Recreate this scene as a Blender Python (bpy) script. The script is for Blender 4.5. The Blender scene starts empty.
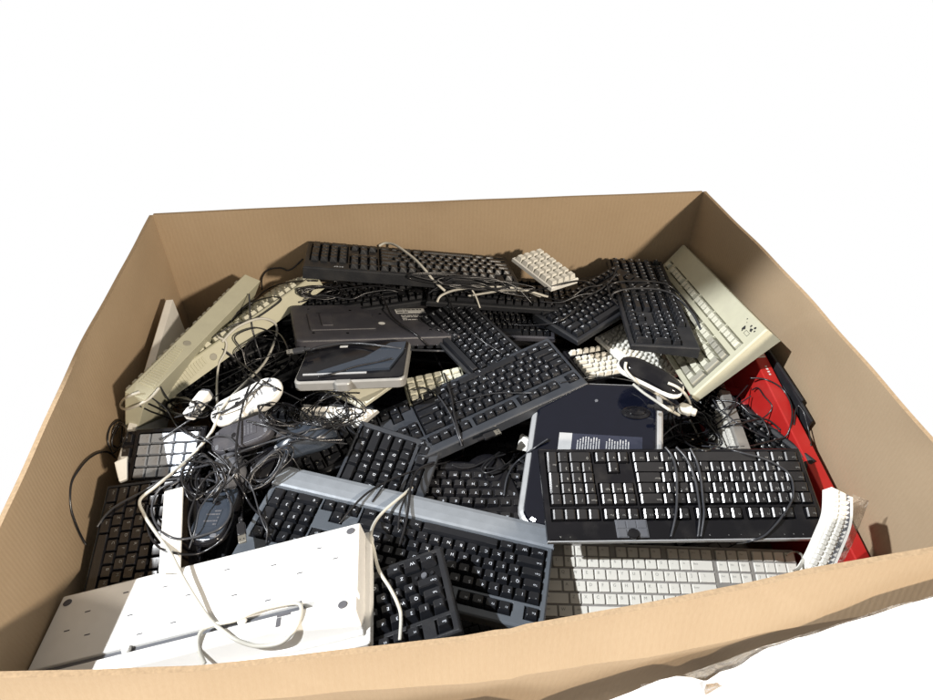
import bpy, bmesh, math, random
from mathutils import Vector, Matrix, Euler
R = math.radians
random.seed(7)
scene = bpy.context.scene
COL = scene.collection

# ---------------------------------------------------------------- camera
CAM_YAW, CAM_PITCH, CAM_ROLL, CAM_F = 0.1322, 0.7074, 0.0201, 640.0
CAM_POS = Vector((-0.1032, -0.3443, 1.3629))
_cy, _sy = math.cos(CAM_YAW), math.sin(CAM_YAW)
_F = Vector((_sy * math.cos(CAM_PITCH), _cy * math.cos(CAM_PITCH), -math.sin(CAM_PITCH)))
_R = Vector((_cy, -_sy, 0)); _U = _R.cross(_F)
_c, _s = math.cos(CAM_ROLL), math.sin(CAM_ROLL)
RIGHT = _c * _R + _s * _U; UP = -_s * _R + _c * _U; BACK = -_F
cam = bpy.data.objects.new('camera', bpy.data.cameras.new('camera'))
COL.objects.link(cam); scene.camera = cam
cam.data.sensor_width = 36; cam.data.lens = CAM_F / 933 * 36
cam.data.clip_start = 0.02; cam.data.clip_end = 100
m3 = Matrix((RIGHT, UP, BACK)).transposed()
cam.matrix_world = Matrix.Translation(CAM_POS) @ m3.to_4x4()

# ---------------------------------------------------------------- studio light
world = bpy.data.worlds.new('World'); scene.world = world; world.use_nodes = True
nt = world.node_tree; nt.nodes.clear()
wo = nt.nodes.new('ShaderNodeOutputWorld'); bg = nt.nodes.new('ShaderNodeBackground')
tc = nt.nodes.new('ShaderNodeTexCoord'); sx = nt.nodes.new('ShaderNodeSeparateXYZ')
rp = nt.nodes.new('ShaderNodeValToRGB')
nt.links.new(tc.outputs['Generated'], sx.inputs[0]); nt.links.new(sx.outputs['Z'], rp.inputs[0])
nt.links.new(rp.outputs[0], bg.inputs[0]); nt.links.new(bg.outputs[0], wo.inputs[0])
rp.color_ramp.elements[0].position = 0.0; rp.color_ramp.elements[0].color = (1, 1, 1, 1)
rp.color_ramp.elements[1].position = 0.12; rp.color_ramp.elements[1].color = (.38, .355, .32, 1)
bg.inputs[1].default_value = 1.0

def aim(o, target):
    o.rotation_euler = (Vector(target) - o.location).to_track_quat('-Z', 'Y').to_euler()
kl = bpy.data.lights.new('key_spot', 'SPOT'); key = bpy.data.objects.new('key_spot', kl); COL.objects.link(key)
key.location = (-3.3, -.55, 4.3); aim(key, (0.12, -0.39, 0.5))
kl.energy = 1900; kl.color = (.96, .98, 1.0); kl.spot_size = R(24.0); kl.spot_blend = 0.07; kl.shadow_soft_size = 0.05
al = bpy.data.lights.new('overhead_lamp', 'AREA'); ao = bpy.data.objects.new('overhead_lamp', al); COL.objects.link(ao)
ao.location = (2.7, -3.5, 3.2); aim(ao, (0, .4, .5)); al.shape = 'DISK'; al.size = .35
al.energy = 350; al.color = (1.0, .87, .71)

scene.view_settings.view_transform = 'Standard'; scene.view_settings.look = 'None'
scene.view_settings.exposure = 0; scene.view_settings.gamma = 1
try: scene.view_settings.use_curve_mapping = False
except Exception: pass
scene.render.resolution_x = 1024; scene.render.resolution_y = 768
scene.cycles.max_bounces = 6; scene.cycles.use_denoising = True

# ---------------------------------------------------------------- helpers
def ray(px, py):
    d = RIGHT * ((px - 466.5) / CAM_F) + UP * (-(py - 350) / CAM_F) - BACK
    return d.normalized()
def atz(px, py, z):
    d = ray(px, py); return CAM_POS + d * ((z - CAM_POS.z) / d.z)
def aty(px, py, y):
    d = ray(px, py); return CAM_POS + d * ((y - CAM_POS.y) / d.y)

MATS = {}
def mat(name, color, rough=.5, spec=.5, metal=0, noise=.12, nscale=60, bump=.0, bscale=400, alpha=1, coat=0, dust=0, trans=0):
    if name in MATS: return MATS[name]
    m = bpy.data.materials.new(name); m.use_nodes = True; MATS[name] = m
    t = m.node_tree; b = t.nodes['Principled BSDF']
    b.inputs['Roughness'].default_value = rough; b.inputs['Metallic'].default_value = metal
    b.inputs['Specular IOR Level'].default_value = spec
    b.inputs['Alpha'].default_value = alpha; b.inputs['Coat Weight'].default_value = coat
    b.inputs['Transmission Weight'].default_value = trans
    b.inputs['Coat Roughness'].default_value = .08
    co = t.nodes.new('ShaderNodeTexCoord'); n = t.nodes.new('ShaderNodeTexNoise')
    n.inputs['Scale'].default_value = nscale; n.inputs['Detail'].default_value = 5
    t.links.new(co.outputs['Object'], n.inputs['Vector'])
    mx = t.nodes.new('ShaderNodeMix'); mx.data_type = 'RGBA'
    c = Vector(color)
    mx.inputs['A'].default_value = (*(c * (1 - noise)), 1)
    mx.inputs['B'].default_value = (*(c * (1 + noise)), 1)
    t.links.new(n.outputs['Fac'], mx.inputs['Factor'])
    out = mx.outputs['Result']
    if dust:
        n2 = t.nodes.new('ShaderNodeTexNoise'); n2.inputs['Scale'].default_value = 23; n2.inputs['Detail'].default_value = 8
        t.links.new(co.outputs['Object'], n2.inputs['Vector'])
        cr = t.nodes.new('ShaderNodeValToRGB'); cr.color_ramp.elements[0].position = .48; cr.color_ramp.elements[1].position = .75
        cr.color_ramp.elements[1].color = (dust, dust, dust, 1)
        t.links.new(n2.outputs['Fac'], cr.inputs[0])
        m2 = t.nodes.new('ShaderNodeMix'); m2.data_type = 'RGBA'; m2.inputs['B'].default_value = (.30, .28, .25, 1)
        t.links.new(cr.outputs[0], m2.inputs['Factor']); t.links.new(out, m2.inputs['A']); out = m2.outputs['Result']
    t.links.new(out, b.inputs['Base Color'])
    mr = t.nodes.new('ShaderNodeMapRange'); mr.inputs['To Min'].default_value = max(.02, rough * .8); mr.inputs['To Max'].default_value = min(1, rough * 1.25)
    t.links.new(n.outputs['Fac'], mr.inputs[0]); t.links.new(mr.outputs[0], b.inputs['Roughness'])
    if bump:
        n3 = t.nodes.new('ShaderNodeTexNoise'); n3.inputs['Scale'].default_value = bscale; n3.inputs['Detail'].default_value = 3
        t.links.new(co.outputs['Object'], n3.inputs['Vector'])
        bp = t.nodes.new('ShaderNodeBump'); bp.inputs['Strength'].default_value = bump; bp.inputs['Distance'].default_value = .001
        t.links.new(n3.outputs['Fac'], bp.inputs['Height']); t.links.new(bp.outputs[0], b.inputs['Normal'])
    return m

M = {
 'black_case': mat('black_plastic', (.016, .017, .020), .42, .30, bump=.25, dust=.05),
 'black_key': mat('black_key_plastic', (.011, .012, .015), .32, .42, bump=.15, dust=.03),
 'slate_case': mat('slate_plastic', (.032, .036, .044), .38, .35, bump=.25, dust=.06),
 'gun_case': mat('gunmetal_plastic', (.105, .120, .140), .36, .45, metal=.15, bump=.15),
 'gloss_black': mat('glossy_black_plastic', (.006, .006, .008), .10, .4, dust=.05),
 'gloss_key': mat('glossy_black_key', (.010, .010, .012), .24, 1.0),
 'glare_key': mat('key_cap_glare', (.42, .45, .50), .28, .6, metal=.5),  # silver colour stands for light reflecting off black key tops
 'gloss_navy': mat('glossy_navy_plastic', (.004, .005, .011), .06, .5, coat=.25),
 'legend': mat('legend_white', (.62, .66, .72), .6, .2),
 'legend_dark': mat('legend_grey', (.25, .25, .24), .6, .2),
 'silver': mat('silver_plastic', (.44, .45, .46), .32, .6, metal=.3, bump=.1),
 'palm': mat('palm_rest_silver', (.27, .30, .34), .36, .6, metal=.35, bump=.1),
 'alu': mat('brushed_aluminium', (.34, .33, .31), .42, .5, metal=.4),
 'white': mat('white_plastic', (.74, .735, .70), .42, .4, noise=.04, bump=.08, dust=.12),
 'white_key': mat('white_key_plastic', (.66, .65, .60), .45, .35, noise=.05),
 'white_kb': mat('ivory_white_plastic', (.78, .775, .755), .5, .35, noise=.03, bump=.06, dust=.06),
 'beige': mat('beige_plastic', (.47, .46, .35), .5, .35, noise=.07, bump=.15, dust=.12),
 'beige_key': mat('beige_key_plastic', (.56, .55, .45), .5, .35, noise=.07),
 'beige_grey': mat('beige_grey_key', (.30, .29, .24), .5, .35, noise=.07),
 'dark_grey': mat('dark_grey_plastic', (.045, .044, .052), .45, .35, bump=.3, dust=.1),
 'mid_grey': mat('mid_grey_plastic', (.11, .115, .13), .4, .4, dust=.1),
 'label_grey': mat('label_print_grey', (.36, .37, .38), .6, .2),
 'well': mat('black_well', (.006, .006, .007), .7, .15),
 'rubber': mat('rubber_grey', (.10, .10, .11), .8, .2),
 'blue_grey': mat('blue_grey_plastic', (.030, .038, .052), .25, .5),
 'red': mat('red_card', (.40, .016, .014), .45, .4, noise=.15, nscale=20, dust=.05),
 'red_shaded': mat('shaded_red_plastic', (.25, .012, .014), .35, .4, noise=.25, nscale=15),  # darker red, the shade on the plastic is put into its colour
 'paper': mat('paper_label', (.62, .62, .60), .7, .2, noise=.06),
 'ink': mat('ink', (.03, .03, .03), .6, .2),
 'white_cable': mat('white_cable_rubber', (.52, .51, .46), .42, .45, noise=.10, nscale=90),
 'black_cable': mat('black_cable_rubber', (.012, .012, .014), .28, .6),
 'grey_cable': mat('grey_cable_rubber', (.035, .037, .043), .30, .6),
 'metal': mat('plug_metal', (.7, .68, .62), .25, .5, metal=1),
 'navy_label': mat('navy_label', (.020, .023, .040), .45, .4),
 'white_sheet': mat('white_sheet', (.93, .93, .93), .9, .0, noise=.0),
}
def clear_mat(name, color, alpha, rough):
    m = bpy.data.materials.new(name); m.use_nodes = True; t = m.node_tree; b = t.nodes['Principled BSDF']
    b.inputs['Base Color'].default_value = (*color, 1); b.inputs['Alpha'].default_value = alpha; b.inputs['Roughness'].default_value = rough
    b.inputs['Specular IOR Level'].default_value = .9
    co = t.nodes.new('ShaderNodeTexCoord'); n = t.nodes.new('ShaderNodeTexNoise'); n.inputs['Scale'].default_value = 45; n.inputs['Detail'].default_value = 4
    n.inputs['Distortion'].default_value = 1.2
    t.links.new(co.outputs['Object'], n.inputs['Vector'])
    bp = t.nodes.new('ShaderNodeBump'); bp.inputs['Strength'].default_value = 1; bp.inputs['Distance'].default_value = .03
    t.links.new(n.outputs['Fac'], bp.inputs['Height']); t.links.new(bp.outputs[0], b.inputs['Normal'])
    return m
M['film'] = clear_mat('stretch_film', (.62, .58, .52), .45, .05)
M['film2'] = clear_mat('stretch_film_tan', (.34, .26, .18), .96, .12)
M['clear'] = clear_mat('clear_plastic', (.55, .50, .44), .35, .12)

def cardboard():
    m = bpy.data.materials.new('corrugated_cardboard'); m.use_nodes = True; t = m.node_tree; b = t.nodes['Principled BSDF']
    b.inputs['Roughness'].default_value = .85; b.inputs['Specular IOR Level'].default_value = .15
    co = t.nodes.new('ShaderNodeTexCoord')
    uv = co.outputs['UV']
    n = t.nodes.new('ShaderNodeTexNoise'); n.inputs['Scale'].default_value = 4; n.inputs['Detail'].default_value = 8; n.inputs['Roughness'].default_value = .6
    t.links.new(co.outputs['Object'], n.inputs['Vector'])
    mp = t.nodes.new('ShaderNodeMapping'); mp.inputs['Scale'].default_value = (600, 60, 1)
    t.links.new(uv, mp.inputs[0])
    f = t.nodes.new('ShaderNodeTexNoise'); f.inputs['Scale'].default_value = 1; f.inputs['Detail'].default_value = 3
    t.links.new(mp.outputs[0], f.inputs['Vector'])
    w = t.nodes.new('ShaderNodeTexWave'); w.inputs['Scale'].default_value = 36; w.inputs['Distortion'].default_value = .6; w.inputs['Detail'].default_value = 2; w.inputs['Detail Scale'].default_value = 1
    t.links.new(uv, w.inputs['Vector'])
    cr = t.nodes.new('ShaderNodeValToRGB'); cr.color_ramp.elements[0].position = .3; cr.color_ramp.elements[1].position = .72
    cr.color_ramp.elements[0].color = (.330, .243, .155, 1); cr.color_ramp.elements[1].color = (.392, .299, .201, 1)
    ad = t.nodes.new('ShaderNodeMath'); ad.operation = 'MULTIPLY_ADD'; ad.inputs[1].default_value = .35
    t.links.new(f.outputs['Fac'], ad.inputs[0]); 
    sb = t.nodes.new('ShaderNodeMath'); sb.operation = 'MULTIPLY'; sb.inputs[1].default_value = .65
    t.links.new(n.outputs['Fac'], sb.inputs[0]); t.links.new(sb.outputs[0], ad.inputs[2])
    a2 = t.nodes.new('ShaderNodeMath'); a2.operation = 'MULTIPLY_ADD'; a2.inputs[1].default_value = .03
    t.links.new(w.outputs['Fac'], a2.inputs[0]); t.links.new(ad.outputs[0], a2.inputs[2])
    cw = t.nodes.new('ShaderNodeTexWave'); cw.inputs['Scale'].default_value = .9; cw.inputs['Distortion'].default_value = 5; cw.inputs['Detail'].default_value = 1.5; cw.bands_direction = 'DIAGONAL'
    t.links.new(co.outputs['Object'], cw.inputs['Vector'])
    c2 = t.nodes.new('ShaderNodeValToRGB'); c2.color_ramp.elements[0].position = .993; c2.color_ramp.elements[1].position = 1.0
    t.links.new(cw.outputs['Fac'], c2.inputs[0])
    st = t.nodes.new('ShaderNodeTexNoise'); st.inputs['Scale'].default_value = 2.3; st.inputs['Detail'].default_value = 9; st.inputs['Roughness'].default_value = .7
    t.links.new(co.outputs['Object'], st.inputs['Vector'])
    sr = t.nodes.new('ShaderNodeMapRange'); sr.inputs[1].default_value = .55; sr.inputs[2].default_value = .8; sr.inputs[3].default_value = 0; sr.inputs[4].default_value = .25
    t.links.new(st.outputs['Fac'], sr.inputs[0])
    t.links.new(a2.outputs[0], cr.inputs[0])
    m1 = t.nodes.new('ShaderNodeMix'); m1.data_type = 'RGBA'; m1.inputs['B'].default_value = (.24, .165, .10, 1)
    t.links.new(sr.outputs[0], m1.inputs['Factor']); t.links.new(cr.outputs[0], m1.inputs['A'])
    ms = t.nodes.new('ShaderNodeMath'); ms.operation = 'MULTIPLY'; ms.inputs[1].default_value = .03; t.links.new(c2.outputs[0], ms.inputs[0])
    m2 = t.nodes.new('ShaderNodeMix'); m2.data_type = 'RGBA'; m2.inputs['B'].default_value = (.58, .46, .33, 1)
    t.links.new(ms.outputs[0], m2.inputs['Factor']); t.links.new(m1.outputs['Result'], m2.inputs['A'])
    t.links.new(m2.outputs['Result'], b.inputs['Base Color'])
    bp = t.nodes.new('ShaderNodeBump'); bp.inputs['Strength'].default_value = .12; bp.inputs['Distance'].default_value = .0010
    t.links.new(w.outputs['Fac'], bp.inputs['Height']); t.links.new(bp.outputs[0], b.inputs['Normal'])
    return m
M['card'] = cardboard()
M['card_edge'] = mat('cut_cardboard_edge', (.34, .25, .16), .9, .1, noise=.35, nscale=260)

def link(name, mesh, parent=None, loc=None, rot=None):
    o = bpy.data.objects.new(name, mesh); COL.objects.link(o)
    if parent: o.parent = parent
    if loc is not None: o.location = loc
    if rot is not None: o.rotation_euler = rot
    return o
def tag(o, label, cat, group=None, kind=None):
    if label: o['label'] = label
    if cat: o['category'] = cat
    if group: o['group'] = group
    if kind: o['kind'] = kind
    return o
def thing(name, label, cat, group=None, loc=(0, 0, 0), rot=(0, 0, 0)):
    o = bpy.data.objects.new(name, None); COL.objects.link(o); o.empty_display_size = .02
    o.location = loc; o.rotation_euler = rot
    return tag(o, label, cat, group)
def mesh_of(bm, name, mats, smooth=False):
    me = bpy.data.meshes.new(name); bm.normal_update(); bm.to_mesh(me); bm.free()
    for m in (mats if isinstance(mats, (list, tuple)) else [mats]): me.materials.append(m)
    if smooth:
        for p in me.polygons: p.use_smooth = True
    return me
def bm_box(bm, x0, x1, y0, y1, z0, z1, bev=0, seg=2, mi=0):
    vs = [bm.verts.new(p) for p in ((x0,y0,z0),(x1,y0,z0),(x1,y1,z0),(x0,y1,z0),(x0,y0,z1),(x1,y0,z1),(x1,y1,z1),(x0,y1,z1))]
    fs = [bm.faces.new([vs[i] for i in q]) for q in ((0,3,2,1),(4,5,6,7),(0,1,5,4),(1,2,6,5),(2,3,7,6),(3,0,4,7))]
    for f in fs: f.material_index = mi
    if bev:
        es = list({e for f in fs for e in f.edges})
        bmesh.ops.bevel(bm, geom=es, offset=bev, segments=seg, affect='EDGES', profile=.5)
def box(name, mt, parent, x0, x1, y0, y1, z0, z1, bev=0, seg=2):
    bm = bmesh.new(); bm_box(bm, x0, x1, y0, y1, z0, z1, bev, seg)
    return link(name, mesh_of(bm, name, mt), parent)
def rr(w, d, r, n=5):
    pts = []
    for cx, cy, a0 in ((w/2-r, d/2-r, 0), (-w/2+r, d/2-r, 90), (-w/2+r, -d/2+r, 180), (w/2-r, -d/2+r, 270)):
        for i in range(n + 1):
            a = R(a0 + 90 * i / n); pts.append((cx + r * math.cos(a), cy + r * math.sin(a)))
    return pts
def loft(rings, cap0=True, cap1=True):
    bm = bmesh.new(); rs = [[bm.verts.new(p) for p in ring] for ring in rings]
    n = len(rs[0])
    for a, b in zip(rs, rs[1:]):
        for i in range(n): bm.faces.new((a[i], a[(i+1) % n], b[(i+1) % n], b[i]))
    if cap0: bm.faces.new(rs[0][::-1])
    if cap1: bm.faces.new(rs[-1])
    return bm
def slab(name, mt, parent, w, d, z0, z1, r=.01, c=.002, cx=0, cy=0, smooth=False):
    def ring(k, z): return [(x * (1 - 2 * k / w) + cx, y * (1 - 2 * k / d) + cy, z) for x, y in rr(w, d, r)]
    bm = loft([ring(c, z0), ring(0, z0 + c), ring(0, z1 - c), ring(c * .35, z1 - c * .3), ring(c, z1)])
    return link(name, mesh_of(bm, name, mt, smooth), parent)
def disc(name, mt, parent, cx, cy, z, rx, ry, h, n=20, rot=0):
    ring = lambda k, zz: [(cx + rx*k*math.cos(a)*math.cos(rot) - ry*k*math.sin(a)*math.sin(rot), cy + rx*k*math.cos(a)*math.sin(rot) + ry*k*math.sin(a)*math.cos(rot), zz) for a in [2*math.pi*i/n for i in range(n)]]
    return link(name, mesh_of(loft([ring(1, z), ring(1, z + h*.6), ring(.85, z + h)]), name, mt), parent)

_gl = {}
def glyph(ch):
    if ch in _gl: return _gl[ch]
    cu = bpy.data.curves.new('txt', 'FONT'); cu.body = ch; cu.size = 1; cu.align_x = 'CENTER'; cu.align_y = 'CENTER'; cu.resolution_u = 2
    o = bpy.data.objects.new('txt', cu); COL.objects.link(o)
    dg = bpy.context.evaluated_depsgraph_get(); me = bpy.data.meshes.new_from_object(o.evaluated_get(dg))
    vs = [tuple(v.co) for v in me.vertices]; fs = [tuple(p.vertices) for p in me.polygons]
    bpy.data.objects.remove(o); bpy.data.curves.remove(cu); bpy.data.meshes.remove(me)
    _gl[ch] = (vs, fs); return _gl[ch]
def add_text(bm, s, x, y, z, size, rot=0, mi=1):
    vs, fs = glyph(s); c, sn = math.cos(rot), math.sin(rot)
    nv = [bm.verts.new((x + size*(v[0]*c - v[1]*sn), y + size*(v[0]*sn + v[1]*c), z)) for v in vs]
    for f in fs:
        try: q = bm.faces.new([nv[i] for i in f]); q.material_index = mi
        except ValueError: pass
def text(name, s, mt, parent, x, y, z, size, rot=0):
    bm = bmesh.new(); add_text(bm, s, x, y, z, size, rot, 0); return link(name, mesh_of(bm, name, mt), parent)

# ---- key caps ----
_caps = {}
STY = {  # height, side inset, top bevel, dish, gap
 'std': (.0062, .0021, .0010, .0006, .0011),
 'tall': (.0085, .0026, .0011, .0009, .0012),
 'low': (.0030, .0012, .0007, .0004, .0012),
 'chiclet': (.0024, .0003, .0004, .0, .0026),
 'wide': (.0065, .0014, .0008, .0004, .0026),
 'shine': (.0038, .0008, .0004, -.0024, .0010),
}
def cap(w, h, sty, km, lm, legend, shift=''):
    k = (round(w, 4), round(h, 4), sty, km.name, lm.name if lm else '', legend, shift)
    if k in _caps: return _caps[k]
    H, ins, bev, dish, gap = STY[sty]
    a, b = w/2 - gap/2, h/2 - gap/2; at, bt = a - ins, b - ins
    bm = bmesh.new(); n = 6
    cols = []
    for i in range(n + 1):
        x = (-at, -at + .0024, -at*.3, 0, at*.3, at - .0024, at)[i] if dish < 0 else -at + 2*at*i/n; zz = H - dish * (1 - (x/at)**2)
        if dish < 0: zz = H - (.0016 if i in (0, n) else 0)
        sl = .17*bt if dish < 0 else 0
        cols.append((bm.verts.new((x, -bt + ins*.2, zz + sl)), bm.verts.new((x, bt - ins*.5, zz - sl))))
    for p, q in zip(cols, cols[1:]): bm.faces.new((p[0], q[0], q[1], p[1]))
    B0 = [bm.verts.new(p) for p in ((-a, -b, -.004), (a, -b, -.004), (a, b, -.004), (-a, b, -.004))]
    bm.faces.new([c[0] for c in cols][::-1] + [B0[0], B0[1]])
    bm.faces.new([c[1] for c in cols] + [B0[2], B0[3]])
    bm.faces.new((cols[0][0], cols[0][1], B0[3], B0[0])); bm.faces.new((cols[-1][1], cols[-1][0], B0[1], B0[2]))
    top = set()
    for f in bm.faces:
        if len(f.verts) == 4 and all(v.co.z > 0 for v in f.verts): top.add(f)
    es = [e for e in bm.edges if len([f for f in e.link_faces if f in top]) == 1 or (min(v.co.z for v in e.verts) < 0 < max(v.co.z for v in e.verts))]
    bmesh.ops.bevel(bm, geom=es, offset=bev, segments=1, affect='EDGES')
    if legend and lm:
        s = .0066 if len(legend) == 1 else .0040
        add_text(bm, legend, -at*.35 if w < .03 else -at + .006, bt*.30, H + .00025, s)
        if shift: add_text(bm, shift, -at*.35, -bt*.35, H + .00025, .0042)
    me = mesh_of(bm, 'key', [km, lm or km]); _caps[k] = me
    return me

L_FULL = [
 ['Ctrl', 'W', 'Alt', ' ', 'Alt', 'W', 'M', 'Ctrl'], ['Shift'] + list('ZXCVBNM,./') + ['Shift'],
 ['Caps'] + list("ASDFGHJKL;'") + ['Enter'], ['Tab'] + list('QWERTYUIOP[]') + ['\\'],
 list('`1234567890-=') + ['Back'], ['Esc', 'F1', 'F2', 'F3', 'F4', 'F5', 'F6', 'F7', 'F8', 'F9', 'F10', 'F11', 'F12']]
def rows_main():
    out = []   # (x, y, w, h, legend) in units, origin lower left
    def row(y, ws, lg):
        x = 0; j = 0
        for w in ws:
            if w < 0: x -= w; continue
            out.append((x, y, w, 1, lg[j])); x += w; j += 1
    row(0, [1.25, 1.25, 1.25, 6.25, 1.25, 1.25, 1.25, 1.25], L_FULL[0])
    row(1, [2.25] + [1]*10 + [2.75], L_FULL[1]); row(2, [1.75] + [1]*11 + [2.25], L_FULL[2])
    row(3, [1.5] + [1]*12 + [1.5], L_FULL[3]); row(4, [1]*13 + [2], L_FULL[4])
    return out
def layout(kind, fgap=.45):
    ks = rows_main(); f = 5 + fgap; x = 0
    wells = [(0, 0, 15, 5)]
    lg = L_FULL[5]
    if kind == 'compact':
        for i in range(15): ks.append((i, f, 1, 1, (lg + ['Pr', 'Del'])[i]))
        wells.append((0, f, 15, f + 1)); return ks, wells, 15, f + 1
    xs = [0] + [2, 3, 4, 5] + [6.5, 7.5, 8.5, 9.5] + [11, 12, 13, 14]
    for i, xx in enumerate(xs): ks.append((xx, f, 1, 1, lg[i]))
    wells += [(0, f, 1, f+1), (2, f, 6, f+1), (6.5, f, 10.5, f+1), (11, f, 15, f+1)]
    nx = 15.3
    for i, l in enumerate(['<', 'v', '>']): ks.append((nx + i, 0, 1, 1, l))
    ks.append((nx + 1, 1, 1, 1, '^'))
    for r_, ls in ((3, ['Del', 'End', 'PgD']), (4, ['Ins', 'Hm', 'PgU'])):
        for i, l in enumerate(ls): ks.append((nx + i, r_, 1, 1, l))
    for i, l in enumerate(['Prt', 'Scr', 'Pau']): ks.append((nx + i, f, 1, 1, l))
    wells += [(nx, 0, nx+3, 1), (nx+1, 1, nx+2, 2), (nx, 3, nx+3, 5), (nx, f, nx+3, f+1)]
    px = 18.6
    ks += [(px, 0, 2, 1, '0'), (px+2, 0, 1, 1, '.'), (px+3, 0, 1, 2, 'Ent'), (px+3, 2, 1, 2, '+')]
    for r_, ls in ((1, '123'), (2, '456'), (3, '789')):
        for i, l in enumerate(ls): ks.append((px + i, r_, 1, 1, l))
    for i, l in enumerate(['Num', '/', '*', '-']): ks.append((px + i, 4, 1, 1, l))
    wells.append((px, 0, px+4, 5))
    if kind == 'ext':
        for i in range(4): ks.append((px + i, f, 1, 1, ''))
        wells.append((px, f, px+4, f+1))
    return ks, wells, 22.6, f + 1

WELLS = {'beige_plastic': mat('beige_well', (.13, .125, .085), .7, .2), 'white_plastic': mat('white_well', (.30, .30, .28), .7, .2), 'brushed_aluminium': mat('aluminium_well', (.24, .23, .22), .5, .4)}
for _n in ('black_plastic', 'slate_plastic', 'gunmetal_plastic', 'glossy_black_plastic'): WELLS[_n] = M['well']
def deck(w, d, wells, t0, t1, name, mt, parent, chamfer=.0025, well_z=-.0045, bev=.0008):
    """case: flat top deck at z=0 with rectangular wells cut in, thickness t0 at -y, t1 at +y"""
    c = chamfer; bm = bmesh.new()
    xs = sorted({-w/2 + c, w/2 - c, *[round(v, 5) for q in wells for v in (q[0], q[2])]})
    ys = sorted({-d/2 + c, d/2 - c, *[round(v, 5) for q in wells for v in (q[1], q[3])]})
    inw = lambda x, y: any(q[0] < x < q[2] and q[1] < y < q[3] for q in wells)
    nx, ny = len(xs) - 1, len(ys) - 1
    W = [[inw((xs[i]+xs[i+1])/2, (ys[j]+ys[j+1])/2) for j in range(ny)] for i in range(nx)]
    cache = {}
    def v(x, y, z):
        k = (round(x, 5), round(y, 5), round(z, 5))
        if k not in cache: cache[k] = bm.verts.new(k)
        return cache[k]
    for i in range(nx):
        for j in range(ny):
            z = well_z if W[i][j] else 0
            x0, x1, y0, y1 = xs[i], xs[i+1], ys[j], ys[j+1]
            q_ = bm.faces.new((v(x0, y0, z), v(x1, y0, z), v(x1, y1, z), v(x0, y1, z)))
            if W[i][j]: q_.material_index = 1
            if i + 1 < nx and W[i][j] != W[i+1][j]:
                q = (v(x1, y0, 0), v(x1, y1, 0), v(x1, y1, well_z), v(x1, y0, well_z)); bm.faces.new(q if W[i+1][j] else q[::-1])
            if j + 1 < ny and W[i][j] != W[i][j+1]:
                q = (v(x0, y1, 0), v(x0, y1, well_z), v(x1, y1, well_z), v(x1, y1, 0)); bm.faces.new(q if W[i][j+1] else q[::-1])
    loop = [(x, ys[0]) for x in xs] + [(xs[-1], y) for y in ys[1:]] + [(x, ys[-1]) for x in xs[-2::-1]] + [(xs[0], y) for y in ys[-2:0:-1]]
    def o(p):
        x, y = p; ox = (-w/2 if x == xs[0] else w/2 if x == xs[-1] else x); oy = (-d/2 if y == ys[0] else d/2 if y == ys[-1] else y)
        return ox, oy
    bot = lambda y: -(t0 + (t1 - t0) * (y + d/2) / d)
    n = len(loop)
    for i in range(n):
        a, b_ = loop[i], loop[(i+1) % n]; A, B_ = o(a), o(b_)
        bm.faces.new((v(*a, 0), v(*A, -c), v(*B_, -c), v(*b_, 0)))
        bm.faces.new((v(*A, -c), v(*A, bot(A[1])), v(*B_, bot(B_[1])), v(*B_, -c)))
    bm.faces.new([v(*o(p), bot(o(p)[1])) for p in loop][::-1])
    bmesh.ops.recalc_face_normals(bm, faces=bm.faces)
    ob = link(name, mesh_of(bm, name, [mt, WELLS.get(mt.name, mt)]), parent)
    if bev:
        md = ob.modifiers.new('bevel', 'BEVEL'); md.width = bev; md.segments = 2; md.limit_method = 'ANGLE'; md.angle_limit = R(35)
    return ob

def keyboard(name, label, pose, w, d, case, keym, leg=None, kind='full', sty='std', ux=None, uy=None, x0=None, y0=None,
             t=(.012, .022), group='computer keyboards in the box', vis=None, missing=(), fgap=.45, border=.0012, keymat2=None, cat='keyboard', well_z=-.0045, block=False):
    root = thing(name, label, cat, group, pose[:3], [R(a) for a in pose[3:]])
    ks, wells, W, H = layout(kind, fgap) if isinstance(kind, str) else kind
    ux = ux or (w - .022) / W; uy = uy or (d - .028) / H
    x0 = -W*ux/2 if x0 is None else x0; y0 = -H*uy/2 - .002 if y0 is None else -d/2 + y0
    wl = [(round(x0 + a*ux - border, 5), round(y0 + b*uy - border, 5), round(x0 + c*ux + border, 5), round(y0 + e*uy + border, 5)) for a, b, c, e in wells]
    deck(w, d, wl, t[0], t[1], 'case', case, root, well_z=well_z)
    if block:   # deep in the pile: the keys as one patterned block
        bm = bmesh.new()
        for (x, y, kw, kh, l) in ks:
            a, b = x0 + x*ux, y0 + y*uy
            bm_box(bm, a+.0008, a+kw*ux-.0008, b+.0008, b+kh*uy-.0008, -.004, .005)
        o = link('key_field', mesh_of(bm, 'key_field', keym), root)
        return root
    for idx, (x, y, kw, kh, l) in enumerate(ks):
        cx, cy = x0 + (x + kw/2)*ux, y0 + (y + kh/2)*uy
        if vis and not vis(cx, cy): continue
        if idx in missing:
            dm = disc('rubber_dome', M['mid_grey'], root, cx, cy, well_z, .0045, .0045, .004)
            for s in (-1, 1): disc('key_post', M['black_case'], root, cx + s*.011, cy, well_z, .0028, .0028, .003, 12)
            continue
        km = keym
        if keymat2 and keymat2(x, y, kw, l): km = M['beige_grey']
        me = cap(kw*ux, kh*uy, sty, km, leg, '' if (leg is None or l == ' ') else l, '')
        link('space_bar' if l == ' ' else 'key', me, root, (cx, cy, 0), (random.uniform(-.012, .012), random.uniform(-.012, .012), 0))
    return root

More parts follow.
